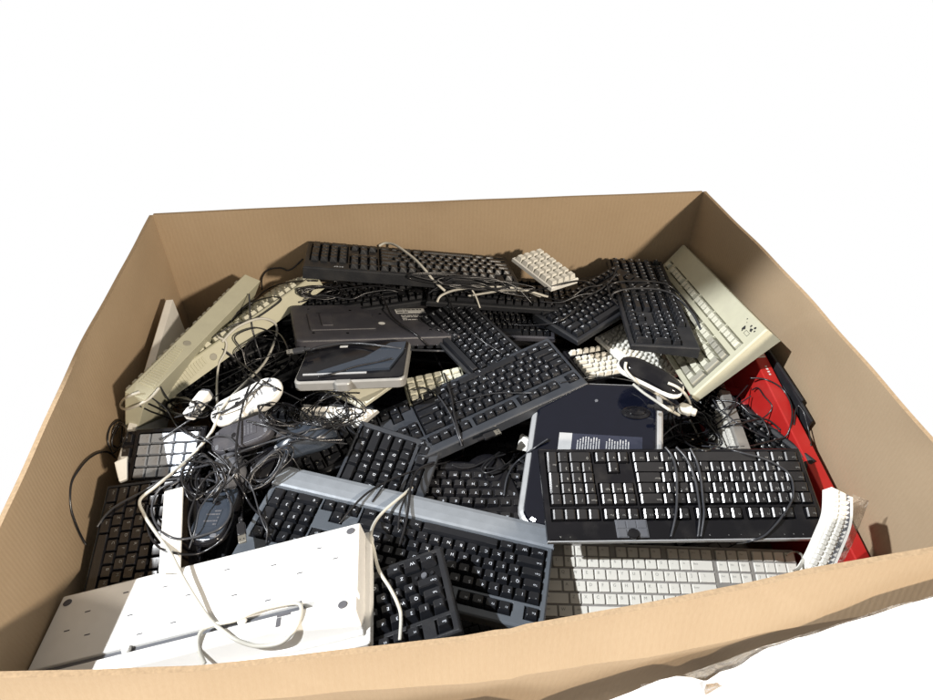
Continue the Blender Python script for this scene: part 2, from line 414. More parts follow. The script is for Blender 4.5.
# measured positions: x, y, z (m), rotation x, y, z (deg)
POSES = {
 'far_kb': [-0.0682, 0.8413, 0.6042, 10.85, -8.4, 179.3],
 'silver_kb': [-0.1233, 0.2012, 0.5275, 2.8, -4.06, 161.3],
 'slim_kb': [0.3077, 0.2157, 0.564, -14.69, -1.8, 175.72],
 'mac_kb': [0.2967, 0.1375, 0.438, 20.39, 6.07, -4.5],
 'bottom_kb': [-0.2774, 0.0582, 0.5378, 8.99, 12.73, -171.95],
 'white_kb': [-0.3887, 0.1033, 0.5631, -8.65, -12.35, 1.73],
 'beige_kb': [0.5049, 0.6816, 0.5457, 51.85, -11.64, -94.75],
 'wrap_kb': [0.4239, 0.7051, 0.5689, -0.2, -6.53, -100.13],
 'mid_kb': [0.3213, 0.7293, 0.5528, -6.02, -6.5, 29.82],
 'diag_kb': [0.0553, 0.6247, 0.5334, 5.85, 3.23, -61.41],
 'big_kb': [-0.0094, 0.4778, 0.5157, 5.99, 12.33, -164.72],
 'small_kb': [-0.1738, 0.2794, 0.4855, -10.31, 10.71, -112.55],
 'navy': [0.2022, 0.3285, 0.5439, 11.94, -9.82, -19.69],
 'left_kb': [-0.5265, 0.1994, 0.4975, 12.38, 18.53, -92.8],
 'under_kb': [-0.1387, 0.7152, 0.5457, -10.73, 9.62, 8.96],
 'keypad': [-0.5013, 0.4033, 0.5356, 24.3, -4.09, -5.47],
 'beigeA': [-0.5225, 0.673, 0.5217, 72.58, -4.14, -109.61],
 'beigeB': [-0.4587, 0.7465, 0.5263, 33.64, 4.67, -133.79],
 'black28': [-0.5497, 0.8398, 0.3401, 6.67, 12.82, 46.66],
 'white27': [-0.5818, 0.6014, 0.4904, 91.15, 6.17, -90.0],
 'device4': [-0.1917, 0.5603, 0.5763, -9.57, -3.76, -6.74],
 'white17': [0.393, 0.6299, 0.4803, -2.16, 8.64, -58.49],
 'black18': [0.3738, 0.6482, 0.4585, 3.53, 8.71, 17.24],
 'whitepad2': [0.2192, 0.8016, 0.5961, -7.24, 5.55, -57.9],
 'red': [0.5743, 0.3345, 0.4472, 88.24, 12.85, -88.36],
 'silver24': [0.4666, 0.3784, 0.4818, 87.77, -13.16, -107.56],
 'dev25': [0.5353, 0.4043, 0.485, 11.2, -5.07, -97.54],
 'shiny36': [-0.1785, 0.3543, 0.4316, -17.52, 0.16, 0.82],
}

# ================================================================ the box
BX, BY, RIM, TH = .60, .92, .70, .007
def interp(tab, x):
    if x <= tab[0][0]: return tab[0][1]
    for (a, p), (b, q) in zip(tab, tab[1:]):
        if x <= b: return p + (q - p) * (x - a) / (b - a)
    return tab[-1][1]
RIMZ = [(-.60, .675), (-.541, .667), (-.45, .647), (-.349, .631), (-.195, .630), (-.058, .632), (.121, .657), (.289, .687), (.349, .704), (.487, .722), (.60, .715)]
CREZ = [(-0.6, 0.613), (-0.558, 0.613), (-0.355, 0.592), (-0.06, 0.564), (-0.011, 0.562), (0.203, 0.581), (0.376, 0.616), (0.524, 0.629), (0.6, 0.634)]
def wall(name, fn, n, rows, parent, nrm):
    """fn(s, k) -> point on the inner face; thickness along nrm"""
    bm = bmesh.new(); uvl = bm.loops.layers.uv.new('UVMap')
    A = [[bm.verts.new(fn(i/n, k)) for i in range(n+1)] for k in range(rows+1)]
    B = [[bm.verts.new(Vector(fn(i/n, k)) + Vector(nrm)*TH) for i in range(n+1)] for k in range(rows+1)]
    def face(vs, uv):
        f = bm.faces.new(vs)
        for l, c in zip(f.loops, uv): l[uvl].uv = c
    for k in range(rows):
        for i in range(n):
            u = [(i/n*1.2, -k/rows*.7), ((i+1)/n*1.2, -k/rows*.7), ((i+1)/n*1.2, -(k+1)/rows*.7), (i/n*1.2, -(k+1)/rows*.7)]
            face((A[k][i], A[k][i+1], A[k+1][i+1], A[k+1][i]), u)
            face((B[k][i], B[k+1][i], B[k+1][i+1], B[k][i+1]), [u[0], u[3], u[2], u[1]])
    for i in range(n):
        face((A[0][i], B[0][i], B[0][i+1], A[0][i+1]), [(i/n*1.2, 0), (i/n*1.2, .007), ((i+1)/n*1.2, .007), ((i+1)/n*1.2, 0)]); bm.faces.ensure_lookup_table(); bm.faces[-1].material_index = 1
        face((A[-1][i], A[-1][i+1], B[-1][i+1], B[-1][i]), [(0, 0)]*4)
    for i in (0, n):
        for k in range(rows): face((A[k][i], A[k+1][i], B[k+1][i], B[k][i]) if i == 0 else (A[k][i], B[k][i], B[k+1][i], A[k+1][i]), [(0, 0)]*4)
    bmesh.ops.recalc_face_normals(bm, faces=bm.faces)
    me = mesh_of(bm, name, [M['card'], M['card_edge']], True); me.set_sharp_from_angle(angle=R(25))
    return link(name, me, parent)
carton = thing('cardboard_box', 'large open brown corrugated cardboard box full of old keyboards', 'box')
zs = [0, .01, .04, .09, .15, .22, .3, .42, .55, .70]
def jig(s, k, seed): return .0022 * math.sin(s*9 + seed + k*.7) * math.sin(k*.9 + seed*2) + .0010*math.sin(s*31 + seed*3 + k)
def far_w(s, k): z = RIM - zs[k]; return (-BX + 2*BX*s, BY + .012*math.sin(math.pi*s)*(zs[k]/.7)**.5 + jig(s, k, 1)*math.sin(math.pi*s)*.6, z + .002*math.sin(s*5)*(k == 0))
def right_w(s, k): return (BX + (.016*math.sin(math.pi*s)*math.sin(math.pi*min(1, zs[k]*1.6+.2)) + jig(s, k, 2))*math.sin(math.pi*s)**.5, BY*(1-s), RIM - zs[k] + .013*s*(1 - zs[k]/.7) + .004*math.sin(math.pi*s)*(k == 0))
def left_w(s, k): return (-BX - (.020*math.sin(math.pi*s)*math.sin(math.pi*min(1, zs[k]*1.6+.2)) + jig(s, k, 3)*.6 + .0015*math.sin(s*14 + zs[k]*12))*math.sin(math.pi*s)**.5, BY*s, RIM - zs[k] - (.025*(1-s)*(1 - zs[k]/.7)))
NZ = [0, .02, .45, .97, 1.0, 1.35, 2.2, 3, 4, 5, 6]
def near_w(s, k):
    x = BX - 2*BX*s; zr, zc = interp(RIMZ, x), interp(CREZ, x); q = NZ[k]
    if q <= 1: z = zr + (zc - zr)*q; y = -.018*q + .002*math.sin(math.pi*q)
    else: z = zc * (1 - (q - 1)/5); y = -.018 + .022*min(1, (q-1)/.8)
    y -= .004*math.exp(-((x + .005)/.006)**2)*(q <= 1)
    y += (.0008*math.sin(x*26) + .0005*math.sin(x*61+1))*(.4 + .6*q)*(q <= 1.5) * (1 - s**8) * (1 - (1-s)**8)
    return (x, y, z)
wall('panel', far_w, 48, 9, carton, (0, 1, 0)); wall('panel', right_w, 48, 9, carton, (1, 0, 0))
wall('panel', left_w, 48, 9, carton, (-1, 0, 0)); wall('panel', near_w, 64, 10, carton, (0, -1, 0))
bm = bmesh.new(); uvl = bm.loops.layers.uv.new('UVMap'); bm_box(bm, -BX+.002, BX-.002, .002, BY-.002, .002, .010); link('bottom', mesh_of(bm, 'bottom', M['card']), carton)

# white sheet over the lower near side, torn stretch film above its edge
WAVY = [(560, 722), (600, 704), (613.5, 699), (632, 692), (648, 685), (662, 680), (677, 676.5), (691, 677.5), (706, 681.5), (712, 678), (718, 673), (733, 669), (740, 666), (747, 660), (766, 649), (780, 645), (796, 638.6), (806, 637), (816, 634), (844, 624), (873, 616), (902, 606), (933, 598), (975, 588)]
def curve_x(pts, y): return sorted([(p.x, p.z) for p in (aty(a, b, y) for a, b in pts)])
edge = curve_x(WAVY, -.040)
edge = [(-.75, .42), (-.4, .46), (0.0, .50)] + [e for e in edge if e[0] > .02] + [(.75, edge[-1][1])]
bm = bmesh.new(); n = 260; rows = []
for dy, f in ((0, 1), (-.003, .985), (-.05, .85), (-.2, .5), (-.42, .0), (-1.2, .0)):
    rows.append([bm.verts.new((-.75 + 1.5*i/n, -.040 + dy, interp(edge, -.75 + 1.5*i/n)*f)) for i in range(n+1)])
for a, b in zip(rows, rows[1:]):
    for i in range(n): bm.faces.new((a[i], b[i], b[i+1], a[i+1]))
o = link('white_backdrop', mesh_of(bm, 'white_backdrop', M['white_sheet'], True)); o['kind'] = 'structure'
md = o.modifiers.new('s', 'SOLIDIFY'); md.thickness = .001

FTOP = [(640, 683), (677, 675), (720, 659), (780, 639), (816, 628), (844, 619), (873, 610), (902, 601), (933, 594), (975, 583)]
ft = curve_x(FTOP, -.034)
bm = bmesh.new(); n = 160; rows = []; xa, xb = ft[0][0], ft[-1][0]
for r_ in range(9):
    q = r_/8; row = []
    for i in range(n+1):
        x = xa + (xb - xa)*i/n; z0 = interp(ft, x); z1 = interp(edge, x) - .012
        w = .0016*math.sin(x*90 + q*4) + .0007*math.sin(x*230 - q*7) + .0012*math.sin(x*47+q*9)
        row.append(bm.verts.new((x, -.0365 + w*(.3+q*.7), z0 + (z1 - z0)*q)))
    rows.append(row)
for a, b in zip(rows, rows[1:]):
    for i in range(n): bm.faces.new((a[i], b[i], b[i+1], a[i+1]))
tag(link('stretch_film', mesh_of(bm, 'stretch_film', M['film'], True)), 'shiny strip of torn stretch film hanging on the near side of the cardboard box', 'plastic film')
sc_pts = [aty(a, b, -.046) for a, b in ((706, 684), (717, 682.5), (727, 683.5), (733, 690), (736, 701), (733, 712), (708, 712), (705, 700), (704, 691))]
bm = bmesh.new(); f0 = [bm.verts.new(p) for p in sc_pts]; f1 = [bm.verts.new(p + Vector((0, -.004, 0))) for p in sc_pts]
bm.faces.new(f1); bm.faces.new(f0[::-1])
for i in range(len(f0)): j = (i+1) % len(f0); bm.faces.new((f0[i], f0[j], f1[j], f1[i]))
bmesh.ops.recalc_face_normals(bm, faces=bm.faces)
tag(link('film_scrap', mesh_of(bm, 'film_scrap', M['film2'] if 'film2' in M else M['film'])), 'small tan scrap of torn film at the bottom edge on the white', 'scrap')

# ================================================================ keyboards
G = 'computer keyboards in the box'
P = POSES
def kb(*a, **k): return keyboard(*a, **k)
r = kb('keyboard', 'long matte black keyboard lying against the far wall, topmost at the back', P['far_kb'], .45, .15, M['black_case'], M['black_key'], M['legend_dark'], sty='tall', t=(.016, .026), y0=.018)
text('logo', 'acer', M['legend'], r, .155, .064, .0004, .012)
r = kb('keyboard', 'black keyboard with a wide silver grey palm rest in the middle foreground', P['silver_kb'], .45, .176, M['gun_case'], M['black_key'], M['legend'], ux=.0190, uy=.0182, y0=.047, t=(.010, .018), fgap=.35)
bm = loft([[(x, y, z) for y, z in ((-.0885, -.006), (-.086, .0005), (-.078, .0030), (-.062, .0034), (-.050, .0022), (-.0465, .0006), (-.0465, -.006))] for x in (-.2255, -.224, -.2, 0, .2, .224, .2255)], True, True)
for v in bm.verts:
    if abs(v.co.x) > .225: v.co.z = min(v.co.z, .0005)
bmesh.ops.recalc_face_normals(bm, faces=bm.faces); link('palm_rest', mesh_of(bm, 'palm_rest', M['palm'], False), r)
r = kb('keyboard', 'slim glossy black keyboard with glinting keys, cord wrapped round its middle', P['slim_kb'], .4275, .1482, M['gloss_black'], M['gloss_key'], M['legend_dark'], kind='ext', sty='shine', ux=.01805, uy=.0173, y0=.0076, t=(.008, .012), fgap=.35)
mp = box('media_panel', M['mid_grey'], r, .063, .111, .043, .070, -.002, .0012, .0006)
for i in range(3):
    for j in range(2): box('button', M['mid_grey'], mp, .065+.0155*i, .0785+.0155*i, .0445+.013*j, .0560+.013*j, .0008, .0022, .0005)
disc('knob', M['gloss_black'], mp, .087, .065, .002, .0085, .008, .004)
for x, l in ((.19, '1'), (.205, 'A'), (-.03, 'o'), (-.06, '+'), (-.08, '-'), (-.11, 'x'), (-.15, '<'), (-.165, 'n'), (-.18, '>')): text('symbol', l, M['legend_dark'], r, x*.95, .0675, .0004, .004)
box('edge_trim', M['silver'], r, -.2140, .2140, .0725, .0748, -.010, -.0010, .0005)
r = kb('keyboard', 'flat aluminium keyboard with white keys under the slim black one', P['mac_kb'], .43, .114, M['alu'], M['white_key'], M['legend_dark'], kind='ext', sty='chiclet', ux=.0189, uy=.0180, y0=.003, t=(.006, .010), fgap=-.05, well_z=-.0004)
r = kb('keyboard', 'black keyboard missing its left shift key, right of the white upturned keyboard', P['bottom_kb'], .45, .134, M['black_case'], M['black_key'], M['legend'], sty='tall', ux=.0190, uy=.0184, y0=.009, t=(.014, .020), missing=(8,))
r = kb('keyboard', 'beige keyboard leaning on its side against the right wall with a black sticker', P['beige_kb'], .4465, .1805, M['beige'], M['beige_key'], None, kind='ext', sty='wide', ux=.0183, uy=.0178, x0=-.207, y0=.013, t=(.018, .040), fgap=.75, keymat2=lambda x, y, w, l: (w > 1 or x > 18.5 and y < 5 and l in ('+', 'Ent', '0', '/', '*', '-', 'Num')))
bm = bmesh.new()
for (x, y, s) in ((.176, .063, .005), (.187, .074, .003), (.196, .070, .0045), (.199, .077, .0035), (.205, .072, .002), (.178, .058, .002), (.163, .078, .0015), (.170, .073, .0012)):
    ps = [(x + s*random.uniform(.5, 1.3)*math.cos(a), y + s*random.uniform(.5, 1.3)*math.sin(a)) for a in [i*.785 for i in range(8)]]
    f = bm.faces.new([bm.verts.new((px, py, .0003)) for px, py in ps])
link('worn_sticker', mesh_of(bm, 'worn_sticker', M['ink']), r)
bm = bmesh.new()
for a, b, c, e in ((.186, .2, .056, .0566), (.186, .1866, .056, .063), (.2, .2006, .056, .064), (.186, .2, .063, .0636)): bm_box(bm, a, b, c, e, .0001, .0004)
link('sticker_outline', mesh_of(bm, 'sticker_outline', M['ink']), r)
kb('keyboard', 'black keyboard with its own cord wound round it, beside the leaning beige one', P['wrap_kb'], .37, .13, M['black_case'], M['black_key'], M['legend'], ux=.0157, uy=.0178, y0=.008, t=(.012, .024), sty='tall', fgap=.3)
kb('keyboard', 'dark brownish black keyboard partly under the one wound with cord', P['mid_kb'], .25, .14, M['black_case'], M['black_key'], M['legend'], kind='compact', ux=.0155, uy=.0190, y0=.010, t=(.012, .022), sty='std')
kb('keyboard', 'black compact keyboard lying askew behind the big diagonal black keyboard', P['diag_kb'], .297, .123, M['black_case'], M['black_key'], M['legend'], kind='compact', ux=.0189, uy=.0176, y0=.006, t=(.010, .018), fgap=.15)
kb('keyboard', 'big black full size keyboard lying diagonally in the centre of the pile', P['big_kb'], .459, .159, M['slate_case'], M['black_key'], M['legend'], ux=.0196, uy=.0198, y0=.012, t=(.014, .022), fgap=.5)
kb('keyboard', 'small dark grey keyboard with rounded corner between big black and palm rest keyboards', P['small_kb'], .324, .151, M['slate_case'], M['black_key'], M['legend'], kind='compact', ux=.0201, uy=.0197, y0=.007, t=(.012, .018), fgap=.45)
kb('keyboard', 'flat black keyboard with pale rim along the left wall', P['left_kb'], .30, .128, M['black_case'], M['gloss_key'], M['legend_dark'], kind='compact', ux=.0192, uy=.0186, y0=.006, t=(.008, .010), fgap=.1, sty='low')
rt = bpy.context.scene.objects['keyboard.010'] if 'keyboard.010' in bpy.data.objects else None
pd = ([(i, 0, 1, 1, '') for i in range(5)] + [(i, 1, 1, 1, '') for i in range(5)] + [(i, 2, 1, 1, '') for i in range(5)] + [(0, 3, 1, 1, ''), (1, 3, 2, 1, ''), (3, 3, 2, 1, '')], [(0, 0, 5, 4)], 5, 4)
r = kb('keypad', 'black keypad with shiny reflecting keys near the left wall', P['keypad'], .122, .092, M['gloss_black'], M['glare_key'], None, kind=pd, ux=.0205, uy=.0195, sty='low', t=(.008, .010), group=None, cat='keypad')
for i in range(3): link('function_key', cap(.016, .018, 'low', M['gloss_key'], M['legend_dark'], 'F%d' % (i+1)), r, (-.070, .030 - .024*i, -.002))
box('key_rail', M['gloss_black'], r, -.080, -.0605, -.040, .044, -.012, -.004, .001)
0 and kb('keyboard', 'black keyboard peeking out under the two beige keyboards', P['black28'], .37, .115, M['black_case'], M['black_key'], M['legend_dark'], ux=.0157, uy=.0145, y0=.006, sty='tall')
kb('keyboard', 'small grey white keyboard half buried under the cord wound keyboard', P['white17'], .17, .085, M['white'], M['white_key'], None, kind='compact', ux=.0106, uy=.0118, y0=.004, t=(.01, .014), sty='std')
kb('keyboard', 'black keyboard with small white keys beside the navy device', P['black18'], .26, .095, M['gloss_black'], M['white_key'], None, kind='compact', ux=.0163, uy=.0130, y0=.004, t=(.008, .012), sty='tall', fgap=.6)  # white cap colour stands for light caught on glossy black keys
kb('keyboard', 'small white keypad end on top of the pile at the far wall', P['whitepad2'], .125, .085, M['white'], M['white_key'], None, kind=([(i, j, 1, 1, '') for i in range(6) for j in range(4)], [(0, 0, 6, 4)], 6, 4), ux=.0195, uy=.0195, y0=.0035, t=(.010, .014), sty='tall', group=None, cat='keypad')
kb('keyboard', 'shiny black keyboard deep behind the palm rest of the foreground keyboard', P['shiny36'], .45, .15, M['gloss_black'], M['gloss_key'], M['legend_dark'], t=(.01, .016), sty='std')

# beige keyboards seen from their ribbed rear side
def beige_rear(label, pose, w, d, ribs):
    r = kb('keyboard', label, pose, w, d, M['beige'], M['beige_key'], None, kind='ext', sty='tall', t=(.014, .038), fgap=.6, y0=.016, uy=(d - .0235)/6.6, ux=(w-.025)/22.6)
    bm = bmesh.new()
    for i in range(ribs):
        x = w/2 - .03 - i*.0062; h = .026 - .012*i/ribs
        bm_box(bm, x - .0018, x + .0018, d/2 - .002, d/2 + .0018, -.008 - h, -.008, .0005, 1)
    link('vent_ribs', mesh_of(bm, 'vent_ribs', M['beige']), r)
    o = disc('badge', M['beige_grey'], r, 0, 0, 0, .007, .007, .0012); o.rotation_euler = (R(-90), 0, 0); o.location = (w/2 - .03 - ribs*.0062 - .012, d/2, -.020)
    return r
beige_rear('beige keyboard standing on edge against the left wall, ribbed side up', P['beigeA'], .405, .158, 18)
beige_rear('beige keyboard leaning beside the left wall one, crossed by a white cord', P['beigeB'], .40, .15, 12)

# slim keyboards standing on edge
kb('keyboard', 'slim white keyboard standing on edge at the left wall', P['white27'], .40, .12, M['white'], M['white_key'], None, sty='chiclet', t=(.012, .016), uy=.017, y0=.004)
kb('keyboard', 'short silvery white keyboard standing on edge beside the red box', P['silver24'], .20, .10, M['alu'], M['white_key'], None, kind='compact', sty='chiclet', t=(.018, .020), ux=.0125, uy=.0135, y0=.004)

# upside-down keyboards
def sticker(parent, x0, x1, y0, y1, z, lines, name='sticker', pm='paper', im='ink', vert=False):
    s = box(name, M[pm], parent, x0, x1, y0, y1, z, z + .0004)
    bm = bmesh.new()
    for i in range(lines):
        a = (i + .5)/lines; p = 0; 
        while p < 1:
            q = min(1, p + random.uniform(.08, .3))
            if vert: bm_box(bm, x0 + (x1-x0)*(a - .22/lines), x0 + (x1-x0)*(a + .22/lines), y0 + (y1-y0)*(.05 + .88*p), y0 + (y1-y0)*(.05 + .88*(q-.02)), z + .0004, z + .0006)
            else: bm_box(bm, x0 + (x1-x0)*(.05 + .88*p), x0 + (x1-x0)*(.05 + .88*(q-.03)), y0 + (y1-y0)*(a - .2/lines), y0 + (y1-y0)*(a + .2/lines), z + .0004, z + .0006)
            p = q
            if random.random() < .12: break
    link('print', mesh_of(bm, 'print', M[im]), s)
    return s
pu = P['under_kb']
r = thing('keyboard', 'dark grey keyboard lying face down, its stickers showing, below the long back one', 'keyboard', G, pu[:3], [R(a) for a in pu[3:]])
slab('bottom_shell', M['dark_grey'], r, .36, .162, -.022, 0, .012, .003)
slab('raised_pad', M['dark_grey'], r, .13, .075, -.001, .0032, .004, .0015, -.085, -.005)
slab('foot', M['dark_grey'], r, .022, .055, 0, .006, .002, .001, -.115, .0)
slab('foot', M['dark_grey'], r, .022, .05, 0, .006, .002, .001, .13, .0)
for x, y in ((-.145, .06), (-.145, -.05), (-.06, .05), (.0, .03), (.09, -.05), (.14, .06), (-.08, -.055)): disc('screw_hole', M['gloss_black'], r, x, y, .0001, .003, .003, .0005, 12)
disc('round_sticker', M['paper'], r, -.005, -.015, .0003, .007, .006, .0005)
sticker(r, .035, .100, .030, .052, .0004, 2); sticker(r, .040, .095, -.005, .022, .0004, 4, pm='dark_grey', im='paper')
bm = bmesh.new()
for i in range(16): bm_box(bm, -.158 + i*.0195, -.145 + i*.0195, -.083, -.073, -.026, -.018, .001, 1)
link('key_edges', mesh_of(bm, 'key_edges', M['black_key']), r)

pw = P['white_kb']
r = thing('keyboard', 'large white keyboard lying face down in the near left corner', 'keyboard', G, pw[:3], [R(a) for a in pw[3:]])
prof = [(.086, -.030), (.086, -.003), (.0845, -.001), (.082, 0), (-.030, 0), (-.031, -.009), (-.039, -.009), (-.040, .001), (-.042, .003), (-.060, .003), (-.063, .001), (-.071, -.026), (-.076, -.027), (-.076, -.034)]
bm = loft([[(x, y*(1 if abs(x) < .2 else 1), z) for y, z in prof] for x in (-.2225, -.21, 0, .21, .2225)])
bmesh.ops.recalc_face_normals(bm, faces=bm.faces); o = link('bottom_shell', mesh_of(bm, 'bottom_shell', M['white_kb']), r)
md = o.modifiers.new('b', 'BEVEL'); md.width = .0012; md.segments = 2; md.limit_method = 'ANGLE'; md.angle_limit = R(30)
slab('top_shell', M['white_kb'], r, .461, .182, -.046, -.032, .006, .002, 0, .0035)
for x, y in ((-.210, .070), (.210, .072), (-.210, -.052), (.205, -.050)): disc('rubber_foot', M['rubber'], r, x, y, .0002 + (.003 if y < -.04 else 0), .0062, .0055, .0014)
bm = bmesh.new()
for q, (x, y) in enumerate(((-.17, .045), (-.12, .062), (-.155, .005), (-.10, .02), (-.06, .055), (-.02, .03), (.03, .058), (.05, .01), (.10, .045), (.14, .02), (.165, .055), (-.03, -.01), (-.19, .02), (.10, -.012), (-.075, -.015), (0.19, .03))):
    box('mould_slot', M['rubber'], r, x - .004, x + .004, y - .0009, y + .0009, .0001, .0003)
r.scale = (.97,)*3
box('groove_shade', M['mid_grey'], r, -.222, .150, -.0385, -.0315, -.0095, -.0035)  # grey strip added in the groove, its colour stands for shade
r.scale = (.97,)*3
disc('cord_clip', M['white_kb'], r, .070, -.036, .0, .006, .006, .005); disc('cord_clip', M['white_kb'], r, -.085, -.036, .0, .006, .006, .005)
bm = bmesh.new(); bm_box(bm, .118, .136, -.045, -.041, .0031, .0036); bm_box(bm, .118, .124, -.0590, -.046, .0031, .0036); bm_box(bm, .137, .148, -.030, -.026, .0002, .0006)
link('recess', mesh_of(bm, 'recess', M['rubber']), r)
for x in (-.10, .03, .15): box('latch_strip', M['white_kb'], r, x - .055, x + .055, -.0895, -.0875, -.044, -.036, .0006)

# navy device under the slim keyboard
pn = P['navy']
r = thing('device', 'glossy navy blue plastic device with text label behind the slim black keyboard', 'device', None, pn[:3], [R(a) for a in pn[3:]])
slab('housing', M['gloss_navy'], r, .206, .278, -.030, 0, .028, .006, smooth=False)
slab('silver_rim', M['silver'], r, .226, .290, -.026, -.006, .036, .007)
s = box('label', M['navy_label'], r, -.050, .080, -.075, .030, .0002, .0006)
box('label_band', M['label_grey'], s, -.058, -.036, -.075, .030, .0007, .0010)
for a, b in ((-.028, .012), (.020, .060)):
    bm = bmesh.new()
    for i in range(9):
        x = a + (b-a)*(i+.5)/9; top = .026 - random.random()*.008; y = -.07
        while y < top:
            y2 = min(top, y + random.uniform(.006, .02)); bm_box(bm, x - .0010, x + .0010, y, y2 - .0010, .0007, .0009); y = y2
    link('text_block', mesh_of(bm, 'text_block', M['label_grey']), s)
disc('rubber_foot', M['gloss_black'], r, .068, .078, .0, .024, .013, .004, 24); disc('foot_pad', M['gloss_black'], r, .070, .078, .004, .014, .007, .003, 24)
disc('screw', M['mid_grey'], r, .0, .1, .0001, .003, .003, .0006, 12)
disc('side_button', M['gloss_black'], r, -.100, .085, -.012, .006, .012, .010)

pd4 = P['device4']
r = thing('tray', 'glossy black tray with a thick silver front edge between the mice and face down keyboard', 'tray', None, pd4[:3], [R(a) for a in pd4[3:]])
slab('housing', M['alu'], r, .199, .133, -.022, -.002, .012, .003)
slab('glossy_top', M['gloss_black'], r, .192, .125, -.004, .0015, .010, .001)
bm = loft([[(x, y, z) for x, y in ((-.06, -.045), (.07, -.040), (.090, .02), (.092, .052), (.062, .050), (.02, .0))] for z in (.001, .006)])
bmesh.ops.recalc_face_normals(bm, faces=bm.faces); link('raised_panel', mesh_of(bm, 'raised_panel', M['blue_grey']), r)
box('trim_bar', M['silver'], r, -.085, .03, -.050, -.046, .001, .004, .001)
box('badge', M['paper'], r, -.035, -.020, .045, .051, .0015, .0022)
slab('bump', M['alu'], r, .03, .02, -.02, -.001, .008, .003, -.01, -.066)

# red box along the right wall
pr = P['red']
r = thing('red_box', 'long narrow bright red box standing on edge along the right wall', 'box', None, pr[:3], [R(a) for a in pr[3:]])
box('carton', M['red'], r, -.25, .255, -.115, .085, -.0130, .0130, .002)
bm = bmesh.new()
for i in range(6): bm_box(bm, -.215 + i*.0055, -.2115 + i*.0055, .0851, .0855, -.010, .004 + .003*(i % 2))
for i in range(4): bm_box(bm, -.165 + i*.006, -.162 + i*.006, .0851, .0855, -.003, .001)
link('print', mesh_of(bm, 'print', M['paper']), r)
r = thing('red_bag', 'red plastic wrapped pack, coloured as in shade, below the leaning beige keyboard', 'bag', None, tuple(atz(721, 393, .46)), (R(8), R(-30), R(-8)))
bm = bmesh.new(); bmesh.ops.create_grid(bm, x_segments=26, y_segments=26, size=.5)
for v in bm.verts:
    x, y = v.co.x, v.co.y
    v.co = (x*.12, y*.19, .012*(1 - (2*x)**4)*(1 - (2*y)**4) + .0035*math.sin(x*19 + 5*math.sin(y*9)) + .002*math.sin(y*33 + x*12))
g = bmesh.ops.extrude_face_region(bm, geom=bm.faces[:]); [setattr(v.co, 'z', -.02) for v in g['geom'] if isinstance(v, bmesh.types.BMVert)]
bmesh.ops.recalc_face_normals(bm, faces=bm.faces); link('wrapping', mesh_of(bm, 'wrapping', M['red_shaded'], True), r)
box('clear_strip', M['clear'], r, -.018, .012, -.08, .09, .016, .0165)

# thin black panels standing between the red box and the right wall
for i, (a, b, x, dz) in enumerate((((766, 330), (800, 400), .0, 0), ((775, 340), (812, 420), .012, -.01))):
    p0, p1 = atz(*a, .60 - .01*i), atz(*b, .55 - .01*i); c = (p0 + p1)/2 + Vector((-.007 - .004*i, 0, 0)); an = math.atan2(p1.y - p0.y, p1.x - p0.x)
    r = thing('panel_board', ['thin black plastic panel standing behind the red box, taller one', 'thin black plastic panel standing against the right wall, lower one'][i], 'panel', None, tuple(c), (R(4), R(8), an))
    slab('board', M['black_case'], r, (p1-p0).length + .02, .005, -.16, 0, .002, .001)
    box('edge_strip', M['dark_grey'], r, -.03, .06, -.0035, .0035, -.03, -.022, .001)

pd5 = P['dev25']
r = thing('media_remote', 'black wedge shaped control panel with silver buttons beside the red box', 'control panel', None, pd5[:3], [R(a) for a in pd5[3:]])
bm = loft([[(x, y, z) for x, y in ((-.095, -.005), (-.085, .038), (.09, .045), (.095, -.045), (.0, -.040))] for z in (-.03, -.002, .0)])
bmesh.ops.recalc_face_normals(bm, faces=bm.faces); link('body', mesh_of(bm, 'body', M['gloss_black']), r)
r.scale = (.94,)*3
slab('display', M['silver'], r, .018, .005, 0, .0015, .002, .0004, .01, .0); slab('display', M['silver'], r, .024, .0025, 0, .0015, .001, .0004, .045, .012)
for i in range(6): slab('button', M['silver'], r, .006, .002, 0, .0015, .0008, .0003, -.045 + .016*i, .025 - .002*i)

# curved white keyboard in the near right corner
c0 = aty(838, 496, .115); c1 = aty(815, 566, .115)
r = thing('curved_keyboard', 'white curved keyboard standing on end in the near right corner', 'keyboard', G)
ctr = [atz(846, 494, .665), atz(845, 520, .655), atz(836, 545, .64), atz(822, 575, .62), atz(800, 605, .59)]
def ribbon(name, mt, pts, off, wid, th, segs=24):
    ps = []
    for i in range(segs + 1):
        t = i/segs*(len(pts)-1); k = min(int(t), len(pts)-2); u = t - k
        p = [pts[max(0, k-1)], pts[k], pts[k+1], pts[min(len(pts)-1, k+2)]]
        ps.append(.5*((2*p[1]) + (p[2]-p[0])*u + (2*p[0]-5*p[1]+4*p[2]-p[3])*u*u + (3*p[1]-p[0]-3*p[2]+p[3])*u**3))
    rings = []
    for i, q in enumerate(ps):
        tg = (ps[min(i+1, segs)] - ps[max(i-1, 0)]).normalized()
        side = tg.cross(Vector((.15, -.55, .8))).normalized(); side = side if side.x < 0 else -side
        nn = side.cross(tg).normalized(); nn = nn if nn.z > 0 else -nn
        a = q + side*off; rings.append([a, a + side*wid, a + side*wid + nn*-th, a + nn*-th])
    bm = loft(rings); bmesh.ops.recalc_face_normals(bm, faces=bm.faces)
    o = link(name, mesh_of(bm, name, mt), r); return ps, rings
ribbon('case', M['white'], ctr, -.006, .029, .016)
ribbon('side_rim', M['white'], ctr, -.011, .004, .020)
ps, rg = ribbon('key_gap', M['mid_grey'], ctr, -.0068, .0065, .002)
